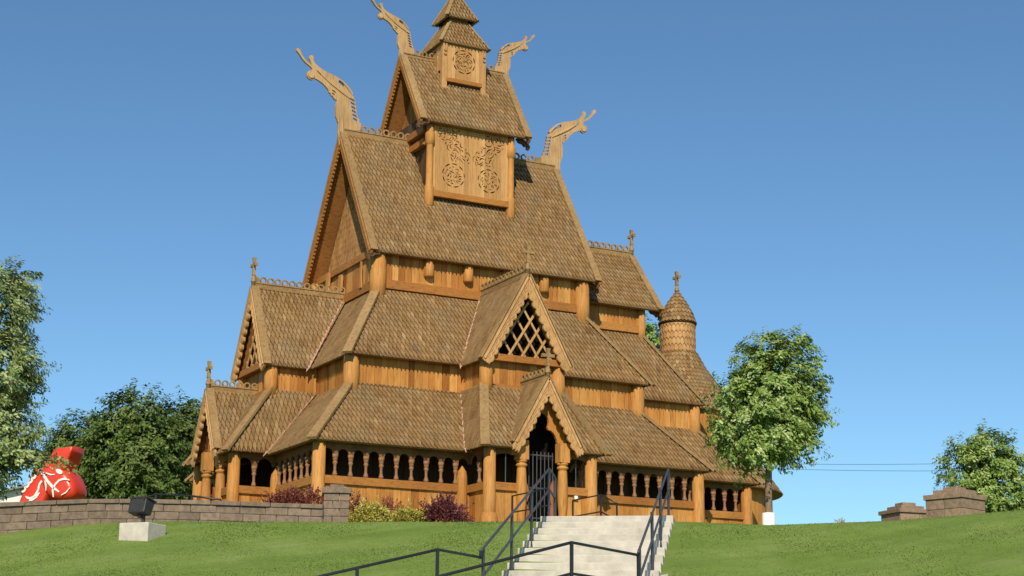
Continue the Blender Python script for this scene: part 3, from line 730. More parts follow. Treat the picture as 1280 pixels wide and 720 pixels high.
def portal(T, left_valley=True, right_valley=True, far=-3.95, gate=True):
    HW, OW, BZ_ = 2.526, 1.572, 2.54
    tw_, tz_ = -0.32, 5.11; th_ = 1.646
    # hipped lower roof
    mb = MB()
    for s in (-1, 1): shingles(mb, T(s * HW, OW, BZ_), T(s * 1.26, OW, BZ_), T(s * 0.04, tw_, tz_), T(s * th_, tw_, tz_))
    for s in (-1, 1): shingles(mb, T(s * HW, OW, BZ_), T(s * HW, -0.02, BZ_), T(s * (th_ + 0.03), -2.15, tz_ - 0.05), T(s * th_, tw_, tz_))
    roof = mb.build('bay_roof', W4, church)
    for s in (-1, 1):
        hip(T(s * HW, OW, BZ_), T(s * th_, tw_, tz_), roof, 0.34, 0.1)
        valley(T(s * HW, 0, BZ_ + 0.0), T(s * 1.70, -2.1, 4.98), roof, 0.13)
    # lower walls
    pw, pu = OW - 0.40, HW - 0.40
    for s in (-1, 1):
        cp = T(s * pu, pw, 0); cpost(cp.x, cp.y, -1.3, 2.66, 0.235, 'bay_post')
        mb = MB(); mb.sm = True; mb.lathe(T(s * pu, pw, 0), [(0.33, -1.0), (0.33, -0.02), (0.27, 0.1), (0.24, 0.16)], 18, 0.6); mb.build('post_foot', 'post_wood', church)
        o = T(s, 0, 0) - T(0, 0, 0)
        a, b = T(s * pu, pw, 0), T(s * pu, -0.42, 0)
        gallery(a, b, (o.x, o.y), 2, name='bay_side_wall')
        o2 = T(0, 1, 0) - T(0, 0, 0)
        a, b = T(s * pu, pw, 0), T(s * 0.82, pw, 0)
        wl = gallery(a, b, (o2.x, o2.y), 1, name='bay_front_wall', bal=False, zs=-0.02)
        c = T(s * (pu * 0.5 + 0.41), pw, 0)
        mb = MB(); mb.tube([c + V((0, 0, 1.25)), c + V((0, 0, 2.5))], 0.02, 6, 0.5); mb.build('iron_bar', 'steel_rail', wl)
        # pointed end post where the gallery meets the bay
        e = T(s * (HW - 0.05), -0.36, 0); mb = MB(); mb.sm = False
        mb.lathe(e, [(0.2, -1.2), (0.2, 1.55), (0.17, 1.75), (0.02, 1.98)], 12, 0.5); mb.build('end_post', 'post_wood', church)
    # upper wall, dormer roof
    uw, uu = -0.36, 1.56
    mb = MB()
    o = T(0, 1, 0) - T(0, 0, 0); os_ = T(1, 0, 0) - T(0, 0, 0)
    planks(mb, T(-uu, uw, 0), T(uu, uw, 0), 4.9, 6.16, (o.x, o.y), 0.3)
    planks(mb, T(-uu, uw, 0), T(-uu, -2.2, 0), 4.9, 6.2, (-os_.x, -os_.y)); planks(mb, T(uu, uw, 0), T(uu, -2.2, 0), 4.9, 6.2, (os_.x, os_.y))
    dw = mb.build('dormer_wall', 'stained_boards', church)
    for s in (-1, 1):
        p = T(s * uu, uw + 0.04, 0); cpost(p.x, p.y, 4.75, 6.14, 0.26, 'dormer_post')
    beam(T(-1.75, uw + 0.22, 6.16), T(1.75, uw + 0.22, 6.16), 0.2, 0.26, dw, 'stained_beam', 'tie_beam')
    beam(T(-1.2, uw + 0.10, 5.05), T(1.2, uw + 0.10, 5.05), 0.14, 0.22, dw, 'stained_beam', 'wall_beam')
    mb = MB(); O = T(0, uw - 0.35, 0)
    mb.prism([(-1.7, 6.1), (1.7, 6.1), (0, 9.15)], O, os_, (0, 0, 1), o, 0.05); mb.build('gable_shade_sheet', 'void_shade', dw)  # near-black sheet painting in the shade behind the lattice
    lattice(T, 1.52, 6.30, 9.0, uw + 0.1, dw)
    # dormer rafters flanking the lattice
    for s in (-1, 1):
        mb = MB(); mb.bar(T(s * 1.52, uw + 0.12, 6.3), T(s * 0.14, uw + 0.12, 8.85), 0.12, 0.2, V(T(0, 1, 0)) - V(T(0, 0, 0)), .4); mb.build('gable_rafter', 'soffit_wood', dw)
    mb = MB(); DH, DZ, DR, DF = 1.877, 6.03, 9.43, 0.056
    for s in (-1, 1): shingles(mb, T(s * DH, DF, DZ), T(s * DH, -1.75, DZ), T(0, far, DR), T(0, DF, DR))
    droof = mb.build('dormer_roof', W4, church)
    rake_boards(T, DH, DZ, DR, DF + 0.02, droof, width=0.34, claws=0.10, nsc=12, grooves=True)
    for s in (-1, 1): valley(T(s * DH, -1.75, DZ), T(s * 0.10, far + 0.2, DR - 0.2), droof, 0.12)
    comb(T(0, far + 0.05, DR), T(0, DF - 0.08, DR), droof, hb=0.3, rr=0.14, solid1=0.2)
    cross(T(0, DF - 0.02, DR + 0.12), droof, 1.12, os_)
    # gabled porch
    PH, PZ, PR, PF = 1.369, 2.702, 5.15, 1.68
    mb = MB()
    for s in (-1, 1): shingles(mb, T(s * PH, PF, PZ), T(s * PH, 1.40, PZ), T(0, -0.40, PR), T(0, PF, PR))
    proof = mb.build('porch_roof', W4, church)
    rake_boards(T, PH, PZ, PR, PF + 0.02, proof, width=0.32, claws=0.34, nsc=9, grooves=True)
    for s in (-1, 1): valley(T(s * PH, 1.42, PZ), T(s * 0.08, -0.3, PR - 0.12), proof, 0.10)
    comb(T(0, -0.35, PR), T(0, PF - 0.1, PR), proof, hb=0.28, rr=0.13, solid1=0.15)
    cross(T(0, PF - 0.02, PR + 0.10), proof, 1.05, os_)
    # trefoil arch board behind the porch gable
    arch = []
    for k in range(9): t = math.pi * k / 16; arch.append((0.70 * math.cos(t) if k else 0.70, 2.62 + 0.75 * math.sin(t)))
    side = [(0.70, 2.3)] + [(0.70 - 0.42 * (1 - math.cos(math.pi / 2 * k / 6)), 2.62 + 0.72 * math.sin(math.pi / 2 * k / 6)) for k in range(7)]
    lobe = [(0.30 * math.cos(t), 3.62 + 0.34 * math.sin(t)) for t in [(-0.6 + (math.pi / 2 + 0.6) * k / 7) for k in range(8)]]
    rp = side + lobe[:-1]
    poly = [(1.25, 2.3), (1.25, 2.78), (0.0, 5.02), (-1.25, 2.78), (-1.25, 2.3)] + [(-x, z) for x, z in rp] + [(0, 3.96)] + rp[::-1]
    mb = MB(); mb.prism(poly, T(0, 1.16, 0), os_, (0, 0, 1), o, 0.12, 0.5); mb.build('porch_arch', 'stained_boards', church)
    for s in (-1, 1):
        mb = MB(); mb.sm = True
        mb.lathe(T(s * 0.86, 1.26, 0), [(0.15, -1.3), (0.15, 0.25), (0.19, 0.7), (0.20, 1.2), (0.17, 1.8), (0.16, 1.88), (0.215, 1.91), (0.215, 1.98), (0.165, 2.0), (0.165, 2.04), (0.21, 2.06), (0.21, 2.12), (0.19, 2.14)], 18, 0.6)
        mb.sm = False
        q = T(s * 0.86, 1.26, 0); mb.box((q.x - 0.2, q.y - 0.2, 2.14), (q.x + 0.2, q.y + 0.2, 2.85), 0.65)
        mb.build('porch_post', 'post_wood', church)
        # carved plank beside the doorway
        pl = [(0.0, -1.0), (0.30, -1.0), (0.34, -0.2), (0.26, 0.05), (0.33, 0.3), (0.20, 0.6), (0.31, 0.9), (0.24, 1.25), (0.12, 1.5), (0, 1.52)]
        mb = MB(); mb.prism([(s * (-0.72 + x), z) for x, z in pl], T(0, 1.0, 0), os_, (0, 0, 1), o, 0.09, 0.5); mb.build('carved_plank', 'red_carving', church)
    # iron gate
    mb = MB()
    for k in range(9): 
        x = -0.66 + 0.165 * k; mb.tube([T(x, 0.85, -1.0), T(x, 0.85, 2.55)], 0.02, 6)
    for z in (0.1, 1.2, 2.42): mb.bar(T(-0.7, 0.85, z), T(0.7, 0.85, z), 0.03, 0.05)
    mb.build('iron_gate', 'steel_rail', church)
    # near-black sheet standing in for the darkness inside the porch
    mb = MB(); mb.prism([(-1.5, 2.35), (1.5, 2.35), (1.3, 2.9), (0, 4.9), (-1.3, 2.9)], T(0, 0.25, 0), os_, (0, 0, 1), o, 0.06); mb.build('porch_shade_sheet', 'void_shade', church)
portal(T_S, far=-3.93)
portal(T_W, far=-3.965)

# ---- chancel
mb = MB()
planks(mb, (CX1, -1.935), (16.95, -1.935), 8.6, 10.45, (0, -1)); planks(mb, (CX1, 1.935), (16.95, 1.935), 8.6, 10.45, (0, 1)); planks(mb, (16.95, -1.935), (16.95, 1.935), 8.6, 10.45, (1, 0))
ch_wall = mb.build('chancel_wall', 'stained_boards', church)
beam((CX1 + 0.1, -2.0, 9.2), (16.75, -2.0, 9.2), 0.18, 0.34, ch_wall)
cpost(16.95, -1.935, 8.6, 10.2, 0.2); cpost(16.95, 1.935, 8.6, 10.2, 0.2)
ch_roof = gable_roof('chancel_roof', CX1 - 0.1, 17.725, 2.383, 10.083, 13.008)
rake_boards(Tx1, 2.383, 10.083, 13.008, 17.76, ch_roof, width=0.24, claws=0.12, nsc=14, mat='stained_beam')
gable_wall(Tx1, 1.9, 10.4, 10.4, 12.4, 16.97, church)
comb((CX1, 0, 13.008), (17.68, 0, 13.008), ch_roof, hb=0.3, rr=0.15, solid1=0.1)
cross((17.72, 0, 13.2), ch_roof, 1.1, (0, 1, 0))
bracket((17.725 - 0.45, -2.05, 10.0), (1, 0, 0), ch_roof)
K1, KY, KZ, J1, JY, JZ = 18.52, 3.589, 4.739, 18.832, 3.93, 5.798
mb = MB()
shingles(mb, (12.2, -JY, JZ), (J1, -JY, JZ), (16.952, -1.935, 8.961), (12.2, -1.935, 8.961))
shingles(mb, (J1, -JY, JZ), (J1, JY, JZ), (16.952, 1.935, 8.961), (16.952, -1.935, 8.961), row=0.45, w=0.3)
shingles(mb, (12.2, JY, JZ), (J1, JY, JZ), (16.952, 1.935, 8.961), (12.2, 1.935, 8.961), row=0.6, w=0.5)
ca_roof = mb.build('chancel_aisle_roof', W4, church)
hip((J1, -JY, JZ), (16.952, -1.935, 8.961), ca_roof)
mb = MB(); planks(mb, (14.0, -KY), (K1, -KY), 4.4, JZ + 0.2, (0, -1)); planks(mb, (K1, -KY), (K1, KY), 4.4, JZ + 0.2, (1, 0)); planks(mb, (14.0, KY), (K1, KY), 4.4, JZ + 0.2, (0, 1))
mb.build('chancel_aisle_wall', 'stained_boards', church)
cpost(K1, -KY, 4.3, JZ + 0.1, 0.26); cpost(K1, KY, 4.3, JZ + 0.1, 0.26)
mb = MB(); planks(mb, (15, -KY), (K1, -KY), -1.2, 4.4, (0, -1)); planks(mb, (K1, -KY), (K1, KY), -1.2, 4.4, (1, 0)); mb.build('lower_wall', 'shaded_inner_wood', church)
L1, LY, LZ = 20.38, 5.617, 2.378
mb = MB()
shingles(mb, (14.9, -LY, LZ), (L1, -LY, LZ), (K1, -KY, KZ), (14.9, -KY, KZ))
shingles(mb, (L1, -LY, LZ), (L1, LY, LZ), (K1, KY, KZ), (K1, -KY, KZ), row=0.4, w=0.25)
shingles(mb, (14.9, LY, LZ), (L1, LY, LZ), (K1, KY, KZ), (14.9, KY, KZ), row=0.6, w=0.5)
cg_roof = mb.build('chancel_gallery_roof', W4, church)
hip((L1, -LY, LZ), (K1, -KY, KZ), cg_roof)
gallery((AX1 - 0.2, -LY + gi), (L1 - gi, -LY + gi), (0, -1), 6, zs=-0.1)
cpost(L1 - gi, -LY + gi, -1.3, 2.5, 0.24)
mb = MB(); planks(mb, (L1 - gi, -LY + gi), (L1 - gi, LY - gi), -1.2, 2.5, (1, 0)); planks(mb, (AX1, LY - gi), (L1 - gi, LY - gi), -1.2, 2.5, (0, 1)); mb.build('gallery_back_wall', 'stained_boards', church)

# ---- rounded apse and its shingled turret
AC = V((20.14, 0, 0))
def cone_shingles(mb, prof, w=0.18, row=0.26, a0=0, a1=2 * math.pi, th=0.045):
    """rows of pointed shingles round a lathe profile [(r, z)] from the eave up"""
    seg = []
    tot = 0
    for (r0, z0), (r1, z1) in zip(prof, prof[1:]):
        l = math.hypot(r1 - r0, z1 - z0); seg.append((tot, l, r0, z0, r1, z1)); tot += l
    def P(b):
        b = min(max(b, 0), tot)
        for s0, l, r0, z0, r1, z1 in seg:
            if b <= s0 + l + 1e-9:
                f = (b - s0) / l; return r0 + (r1 - r0) * f, z0 + (z1 - z0) * f, (z1 - z0) / l, -(r1 - r0) / l
    b = -0.03; k = 0
    while b < tot - 0.05:
        r, z, nr, nz = P(b + row * 0.4)
        n = max(5, int(r * (a1 - a0) / w)); da = (a1 - a0) / n
        for j in range(n):
            a = a0 + (j + (0.5 if k % 2 else 0)) * da; hw = da * 0.47; tn = rt(); lift = rnd(0, 0.012)
            def q(dt, bb, h):
                rr, zz, nr, nz = P(bb); ex = -0.04 if bb < 0 else 0
                return AC + V(((rr + nr * h) * math.cos(a + dt), (rr + nr * h) * math.sin(a + dt), zz + nz * h + ex * 0))
            top = [q(0, b, th + lift), q(hw, b + row * .42, th + lift), q(hw, b + row * 1.5, .004), q(-hw, b + row * 1.5, .004), q(-hw, b + row * .42, th + lift)]
            bot = [q(-hw, b + row * .42, 0), q(0, b, 0), q(hw, b + row * .42, 0)]
            mb.add(top + bot, [(0, 1, 2, 3, 4), (4, 5, 6, 0), (0, 6, 7, 1)], tn)
        b += row; k += 1
    mb.m = 1; mb.lathe(AC, [(r - 0.01, z) for r, z in prof], 32, 0.4, a0, a1, caps=False); mb.m = 0
hp = math.pi / 2
mb = MB(); planks_n = 26
for k in range(planks_n):
    a0 = -hp + math.pi * k / planks_n; a1 = -hp + math.pi * (k + 1) / planks_n
    p = AC + V((3.98 * math.cos(a0), 3.98 * math.sin(a0), 0)); q = AC + V((3.98 * math.cos(a1), 3.98 * math.sin(a1), 0)); md = (p + q) / 2 - AC
    planks(mb, p, q, -1.2, 2.6, (md.x, md.y), 0.3)
mb.build('apse_gallery_wall', 'stained_boards', church)
mb = MB(); cone_shingles(mb, [(4.48, 2.40), (3.8, 3.35), (3.0, 4.7)], 0.2, 0.3, -hp, hp); mb.lathe(AC, [(4.46, 2.38), (3.9, 2.40)], 32, 0.4, -hp, hp, caps=False); mb.build('apse_gallery_roof', W4, church)
mb = MB(); mb.lathe(AC, [(2.75, 4.4), (2.75, 6.0)], 32, 0.5, caps=False); mb.build('apse_wall', 'stained_boards', church)
mb = MB(); cone_shingles(mb, [(3.0, 5.85), (2.4, 6.55), (1.75, 7.35), (1.2, 8.15), (0.86, 8.80)], 0.16, 0.24); mb.build('apse_roof', W4, church)
mb = MB(); cone_shingles(mb, [(0.76, 8.80), (0.77, 10.25)], 0.17, 0.30, th=0.05); mb.m = 1
mb.lathe(AC, [(0.86, 8.78), (0.86, 8.86)], 28, 0.2); mb.build('apse_turret', ['carved_wood', 'soffit_wood'], church)
mb = MB(); cone_shingles(mb, [(0.84, 10.20), (0.72, 10.58), (0.55, 10.95), (0.32, 11.34), (0.10, 11.66)], 0.17, 0.22)
mb.m = 1; mb.lathe(AC, [(0.88, 10.17), (0.6, 10.2)], 28, 0.2); tcap = mb.build('turret_cap', W4, church)
cross(AC + V((0, 0, 11.62)), tcap, 1.05, (0, 1, 0))
mb = MB(); mb.sm = True; mb.lathe(AC, [(0.13, 11.5), (0.15, 11.6), (0.10, 11.66)], 14, .5); mb.build('finial', 'weathered_plank', tcap)

# ------------------------------------------------------------------ terrain
CREST = [(-900, 700), (-300, 680), (0, 662), (60, 658), (120, 655), (200, 652), (401, 652.5), (437, 653), (640, 652), (843, 652), (960, 656.5), (1105, 651.5), (1190, 645), (1280, 637), (1500, 622), (2200, 610)]
DC = 44.0
crest_pts = [loc(at(u, v, DC)) for u, v in CREST]
def crest_z(X):
    if X <= crest_pts[0][0]: return crest_pts[0][2]
    for (x0, _, z0), (x1, _, z1) in zip(crest_pts, crest_pts[1:]):
        if X <= x1:
            f = (X - x0) / (x1 - x0); return z0 + (z1 - z0) * f
    return crest_pts[-1][2]
def ground(X, D):
    xs = X * DC / max(D, 20) if D < 80 else X * 0.55
    zc = crest_z(xs)
    if D <= DC:
        z = zc - 0.286 * (DC - D)
        lim = -7.55
        if z < lim + 0.6: z = lim + 0.6 * math.exp((z - lim - 0.6) / 0.6)
        return z
    e = D - DC
    rise = 0.075 if X < 9 else 0.03
    z = zc + rise * min(e, 13) - 0.006 * min(e, 1.5) ** 2
    if D > 95: z -= (D - 95) * 0.02
    return max(z, -12)
mb = MB(); mb.sm = True
Ds = [2, 10, 18, 24, 28, 30, 31, 32, 33, 34, 35, 36, 37, 38, 39, 40, 41, 42, 43, 43.5, 44, 44.5, 45, 46, 48, 50, 53, 57, 62, 70, 80, 95, 120, 180, 300, 600, 1500, 4000]
Xs = [-3000, -800, -300, -150, -100, -70, -50, -40, -32, -26] + [-22 + 0.8 * i for i in range(58)] + [26, 32, 40, 50, 70, 100, 150, 300, 800, 3000]
vs = []
for D in Ds:
    for X in Xs: vs.append(L(X, D, ground(X, D) + (0.03 * mnoise.noise(V((X * 0.5, D * 0.5, 0))) if 26 < D < 50 else 0)))
nx = len(Xs)
mb.add(vs, [(j * nx + i, j * nx + i + 1, (j + 1) * nx + i + 1, (j + 1) * nx + i) for j in range(len(Ds) - 1) for i in range(nx - 1)])
gr = mb.build('lawn_ground', 'lawn'); struct(gr)

# stairs frame: P(s, d, z): s to the right across the flight, d down the flight
SO = (0.80, 44.0); dd = V((-0.98, -6.6)).normalized(); dr = V((-dd.y, dd.x))
if dr.x < 0: dr = -dr
def SP(s, d, z): return L(SO[0] + dr.x * s + dd.x * d, SO[1] + dr.y * s + dd.y * d, z)
RISE, TREAD, SW, ZT, NST = 0.236, 0.83, 3.5, -1.585, 16
def stair_z(d): return ZT - RISE * max(0, d) / TREAD

# short blades of grass over the part of the slope in view
mb = MB()
mb.m = 0
cnt = 0
while cnt < 80000:
    D = rnd(35.5, 45.2); X = rnd(-0.33, 0.33) * D
    dx, dD = X - SO[0], D - SO[1]
    s_ = dr.x * dx + dr.y * dD; d_ = dd.x * dx + dd.y * dD
    if -0.05 < s_ < SW + 0.22 and d_ > -1.2: continue
    cnt += 1
    z = ground(X, D) - 0.01
    h = rnd(0.015, 0.036); a = rnd(0, 6.28); w = rnd(0.010, 0.018); lx, ly = rnd(-0.04, 0.04), rnd(-0.04, 0.04)
    p = L(X, D, z); c = V((math.cos(a), math.sin(a), 0)) * w
    mb.add([p - c, p + c, p + V((lx, ly, h))], [(0, 1, 2)], min(1, max(0, random.gauss(0.5, 0.14) + 0.3 * mnoise.noise(V((X * 0.35, D * 0.35, 3))))))
g = mb.build('grass', 'grass_blade'); g['kind'] = 'stuff'; g['label'] = 'short mown green grass covering the sloping lawn'; g['category'] = 'grass'

# ------------------------------------------------------------------ stairs and rails
mb = MB()
for i in range(NST):
    z = ZT - RISE * i
    d0 = -1.6 if i == 0 else TREAD * (i - 1) + TREAD * 0
    d0 = -1.6 if i == 0 else TREAD * i - TREAD * 1.0
    d1 = TREAD * i + 0.0 if i else 0.0
    d0 = -1.6 if i == 0 else TREAD * (i - 1)
    a, b = d0, TREAD * i
    zb = z - RISE * 1.6
    c = [SP(0, a, zb), SP(SW, a, zb), SP(SW, b, zb), SP(0, b, zb)]
    tn_ = rnd(0.44, 0.56)
    c = [SP(0, a, zb), SP(SW, a, zb), SP(SW, b - 0.03, zb), SP(0, b - 0.03, zb)]      # risers lean back a little under a rounded nose
    t4 = [SP(0, a, z), SP(SW, a, z), SP(SW, b, z), SP(0, b, z)]
    mb.hexa(c + t4, tn_)
    if i < NST - 1:                                  # darker strip where the riser meets the tread below
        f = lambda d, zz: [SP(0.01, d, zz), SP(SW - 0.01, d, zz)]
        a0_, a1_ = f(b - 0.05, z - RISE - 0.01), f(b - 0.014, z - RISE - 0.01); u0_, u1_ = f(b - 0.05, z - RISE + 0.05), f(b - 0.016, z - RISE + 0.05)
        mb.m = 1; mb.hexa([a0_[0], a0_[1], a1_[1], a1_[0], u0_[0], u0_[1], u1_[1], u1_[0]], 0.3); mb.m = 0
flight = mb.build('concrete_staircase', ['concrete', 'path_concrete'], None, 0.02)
tag(flight, 'wide pale concrete steps climbing the lawn to the church door', 'staircase')
# edge strip on the right side
mb = MB()
mb.hexa([SP(SW + 0.004, -1.4, ZT - 0.6), SP(SW + 0.16, -1.4, ZT - 0.6), SP(SW + 0.16, 12, stair_z(12) - 0.8), SP(SW + 0.004, 12, stair_z(12) - 0.8),
         SP(SW + 0.004, -1.4, ZT - 0.03), SP(SW + 0.16, -1.4, ZT - 0.03), SP(SW + 0.16, 12, stair_z(12.4)), SP(SW + 0.004, 12, stair_z(12.4))], 0.4)
e_ = mb.build('stair_edge', 'concrete', flight)
def post(mb, p, z0, z1, r=0.034, square=True):
    p = V(p)
    if square: mb.box((p.x - r, p.y - r, z0), (p.x + r, p.y + r, z1), 0.5)
    else: mb.tube([(p.x, p.y, z0), (p.x, p.y, z1)], r, 8, 0.5)
def railing(name, label, pts, posts, drops, r=0.029, mat='black_metal', group=None, base=None):
    """pts: top-rail polyline; posts: list of (point on plan, z0, z1); drops: heights below the top for further rails"""
    root = empty(name, (pts[0][0], pts[0][1], base if base is not None else pts[0][2] - 1.2), label, 'railing', group)
    for k, dz in enumerate([0] + drops):
        mb = MB(); mb.sm = True
        q = [V(p) - V((0, 0, dz)) for p in pts]
        mb.tube(q, r, 8, 0.5); mb.build('rail', mat, root)
    for p, z0, z1 in posts:
        mb = MB(); post(mb, p, z0, z1, r * 0.9); mb.build('post', mat, root)
    return root
RH = 1.27
def stair_rail(s, dtop, dbot, posts, label, ret):
    top = SP(s, dtop, stair_z(dtop) + RH); bot = SP(s, dbot, stair_z(dbot) + RH)
    pts = [top, bot]
    ps = [(SP(s, d, 0), stair_z(d) - 0.3, stair_z(d) + RH) for d in posts]
    ext = SP(s, dtop - 1.1, 0); 
    root = railing('stair_handrail', label, pts, ps, [0.56], mat='steel_rail', group='handrails beside the stairs', base=stair_z(dbot))
    return root, top, bot
lr, lt, lb = stair_rail(0.22, -0.12, 10.8, [-0.12, 3.3, 6.6, 10.5], 'sloping dark metal handrail on left edge of the concrete stairs', True)
rr_, rtp, rb = stair_rail(SW - 0.14, -0.5, 11.0, [-0.5, 3.3, 6.6, 10.7], 'sloping dark metal handrail on right edge of the concrete stairs', False)
# return loop at the head of the left rail
for dz in (0, 0.56):
    mb = MB(); mb.sm = True; mb.tube([lt - V((0, 0, dz)), SP(0.22, -0.45, lt.z - dz), SP(0.24, -1.3, lt.z - dz - 0.1)], 0.03, 8); mb.build('rail', 'steel_rail', lr)
mb = MB(); post(mb, SP(0.24, -1.25, 0), ZT - 0.3, lt.z - 0.1, 0.03); mb.build('post', 'steel_rail', lr)

# ramp rails at the foot of the stairs
def gpost(p): 
    X, D, z = loc(p); return ground(X, D) - 0.2
A0 = lb - V((0, 0, 0.13)); A1 = at(547, 687, 32.0); A2 = at(402, 720, 31.0); A3 = at(250, 757, 30.0)
railing('ramp_railing', 'black tube ramp railing rising to a bend beside the left handrail foot', [A0, A1, A2, A3], [(p, gpost(p) - 0.5, p.z) for p in (A1, A1.lerp(A2, 0.7), A3)] + [(A0, A0.z - 0.03, lb.z)], [0.56], group='ramp railings below the stairs', base=gpost(A1))
B0 = rb - V((0, 0, 0.05)); B1 = at(714.5, 678, 30.4); B2 = at(556, 718.7, 29.3); B3 = at(330, 776, 28.0)
railing('ramp_railing', 'black tube railing peaking in front of the concrete steps', [B0, B1, B2, B3], [(p, gpost(p) - 0.5, p.z) for p in (B0, B1, B2, B3)], [0.56], group='ramp railings below the stairs', base=gpost(B1))
# ramp and landing the rails stand on
mb = MB()
zl = min(gpost(B1), gpost(A1))
lp = [A1, A0, B0, B1]
low = [V((p.x, p.y, p.z - 1.45)) for p in lp]; mb.hexa([p - V((0, 0, 0.4)) for p in low] + low, 0.5)
rp_ = [A3, A1, B1, B3]; low = [V((p.x, p.y, p.z - 1.46)) for p in rp_]; mb.hexa([p - V((0, 0, 0.4)) for p in low] + low, 0.5)
rampo = mb.build('ramp_path', 'path_concrete'); struct(rampo)
# walk from the stair head to the portal
mb = MB()
wk = [SP(0.4, -1.5, 0), SP(3.2, -1.5, 0), V((SBC + 1.2, -9.6, 0)), V((SBC - 1.2, -9.6, 0))]
top = [V((wk[0].x, wk[0].y, ZT - 0.02)), V((wk[1].x, wk[1].y, ZT - 0.02)), V((wk[2].x, wk[2].y, -0.55)), V((wk[3].x, wk[3].y, -0.55))]
mb.hexa([p - V((0, 0, 0.5)) for p in top] + top, 0.5); struct(mb.build('church_path', 'path_concrete'))

# low rails either side of the porch
def porch_rail(label, uv, D, drop=0.55):
    pts = [at(u, v, D + k) for (u, v, k) in uv]
    r_ = railing('porch_railing', label, pts, [(p, -1.3, p.z) for p in pts], [drop], r=0.026, mat='black_metal', group='low railings by the porch', base=-0.9)
porch_rail('low black bent railing standing right of the arched church doorway', [(716, 625.5, 0), (751, 618.5, -2.2), (771, 629, -2.8)], 56.5)
porch_rail('low black railing left of the doorway behind the stair handrail', [(640.5, 620, 0), (664, 615, -1.5), (686, 610, -2.5)], 55.5)
wr = [at(172, 626, 50), at(195, 617.5, 50), at(240, 620, 49.5), at(276, 624.5, 49)]
railing('wall_railing', 'thin black handrail just above the long stone block wall', wr, [(p, -1.6, p.z) for p in wr[1:]], [], r=0.03, group=None, base=-1.4)

# ------------------------------------------------------------------ retaining wall and stone pillars
def block_wall(pts, ztop, course=0.205, th=0.4, mb=None, bl=0.62, n=5):
    """segmental block wall along a plan polyline, outer face to the camera side; ztop per point"""
    P = [V((p.x, p.y, 0)) for p in pts]; Zs = ztop
    acc = [0]
    for a, b in zip(P, P[1:]): acc.append(acc[-1] + (b - a).length)
    tot = acc[-1]
    def at_len(s):
        s = min(max(s, 0), tot)
        for i in range(len(P) - 1):
            if s <= acc[i + 1] + 1e-9:
                f = (s - acc[i]) / (acc[i + 1] - acc[i]); d = (P[i + 1] - P[i]).normalized()
                return P[i].lerp(P[i + 1], f), Zs[i] + (Zs[i + 1] - Zs[i]) * f, d
    for k in range(n):
        s = -bl * (0.5 if k % 2 else 0) - rnd(0, 0.1)
        while s < tot:
            l = bl * rnd(0.7, 1.2) if k else bl * 1.3
            s0, s1 = max(0, s), min(tot, s + l); s += l
            if s1 - s0 < 0.05: continue
            (p, zp, d), (q, zq, _) = at_len(s0 + 0.006), at_len(s1 - 0.006)
            out = V((d.y, -d.x, 0)); hgt = course * (0.6 if k == 0 else 1)
            dz = 0 if k == 0 else course * 0.6 + (k - 1) * course
            f = (0.05 if k == 0 else 0) + rnd(-0.012, 0.012) 
            a, b = p + out * f, q + out * f; ia, ib = p - out * th, q - out * th
            t0, t1 = zp - dz - 0.004, zq - dz - 0.004; b0, b1 = t0 - hgt + 0.008, t1 - hgt + 0.008
            mb.hexa([V((a.x, a.y, b0)), V((b.x, b.y, b1)), V((ib.x, ib.y, b1)), V((ia.x, ia.y, b0)), V((a.x, a.y, t0)), V((b.x, b.y, t1)), V((ib.x, ib.y, t1)), V((ia.x, ia.y, t0))], rt())
    core = [at_len(tot * i / 12) for i in range(13)]
    for (p, z, d), (q, z2, d2) in zip(core, core[1:]):
        o = V((d.y, -d.x, 0)); a, b, c, e = p - o * 0.05, q - o * 0.05, q - o * (th - .03), p - o * (th - .03)
        zz = lambda v, zt: V((v.x, v.y, zt))
        mb.hexa([zz(a, z - 1.6), zz(b, z2 - 1.6), zz(c, z2 - 1.6), zz(e, z - 1.6), zz(a, z - .03), zz(b, z2 - .03), zz(c, z2 - .03), zz(e, z - .03)], 0.1)
mb = MB()
wp = [at(-260, 640, 41.0), at(-120, 633, 42.2), at(0, 628, 43.4), at(120, 623.2, 44.2), at(200, 624, 44.5), at(277, 626, 44.6), at(345, 628.5, 44.5), at(404, 630.5, 44.4)]
block_wall(wp, [p.z for p in wp], mb=mb)
rw = mb.build('retaining_wall', 'block_stone', None, 0.015); tag(rw, 'long low curved retaining wall of grey brown concrete blocks', 'wall')

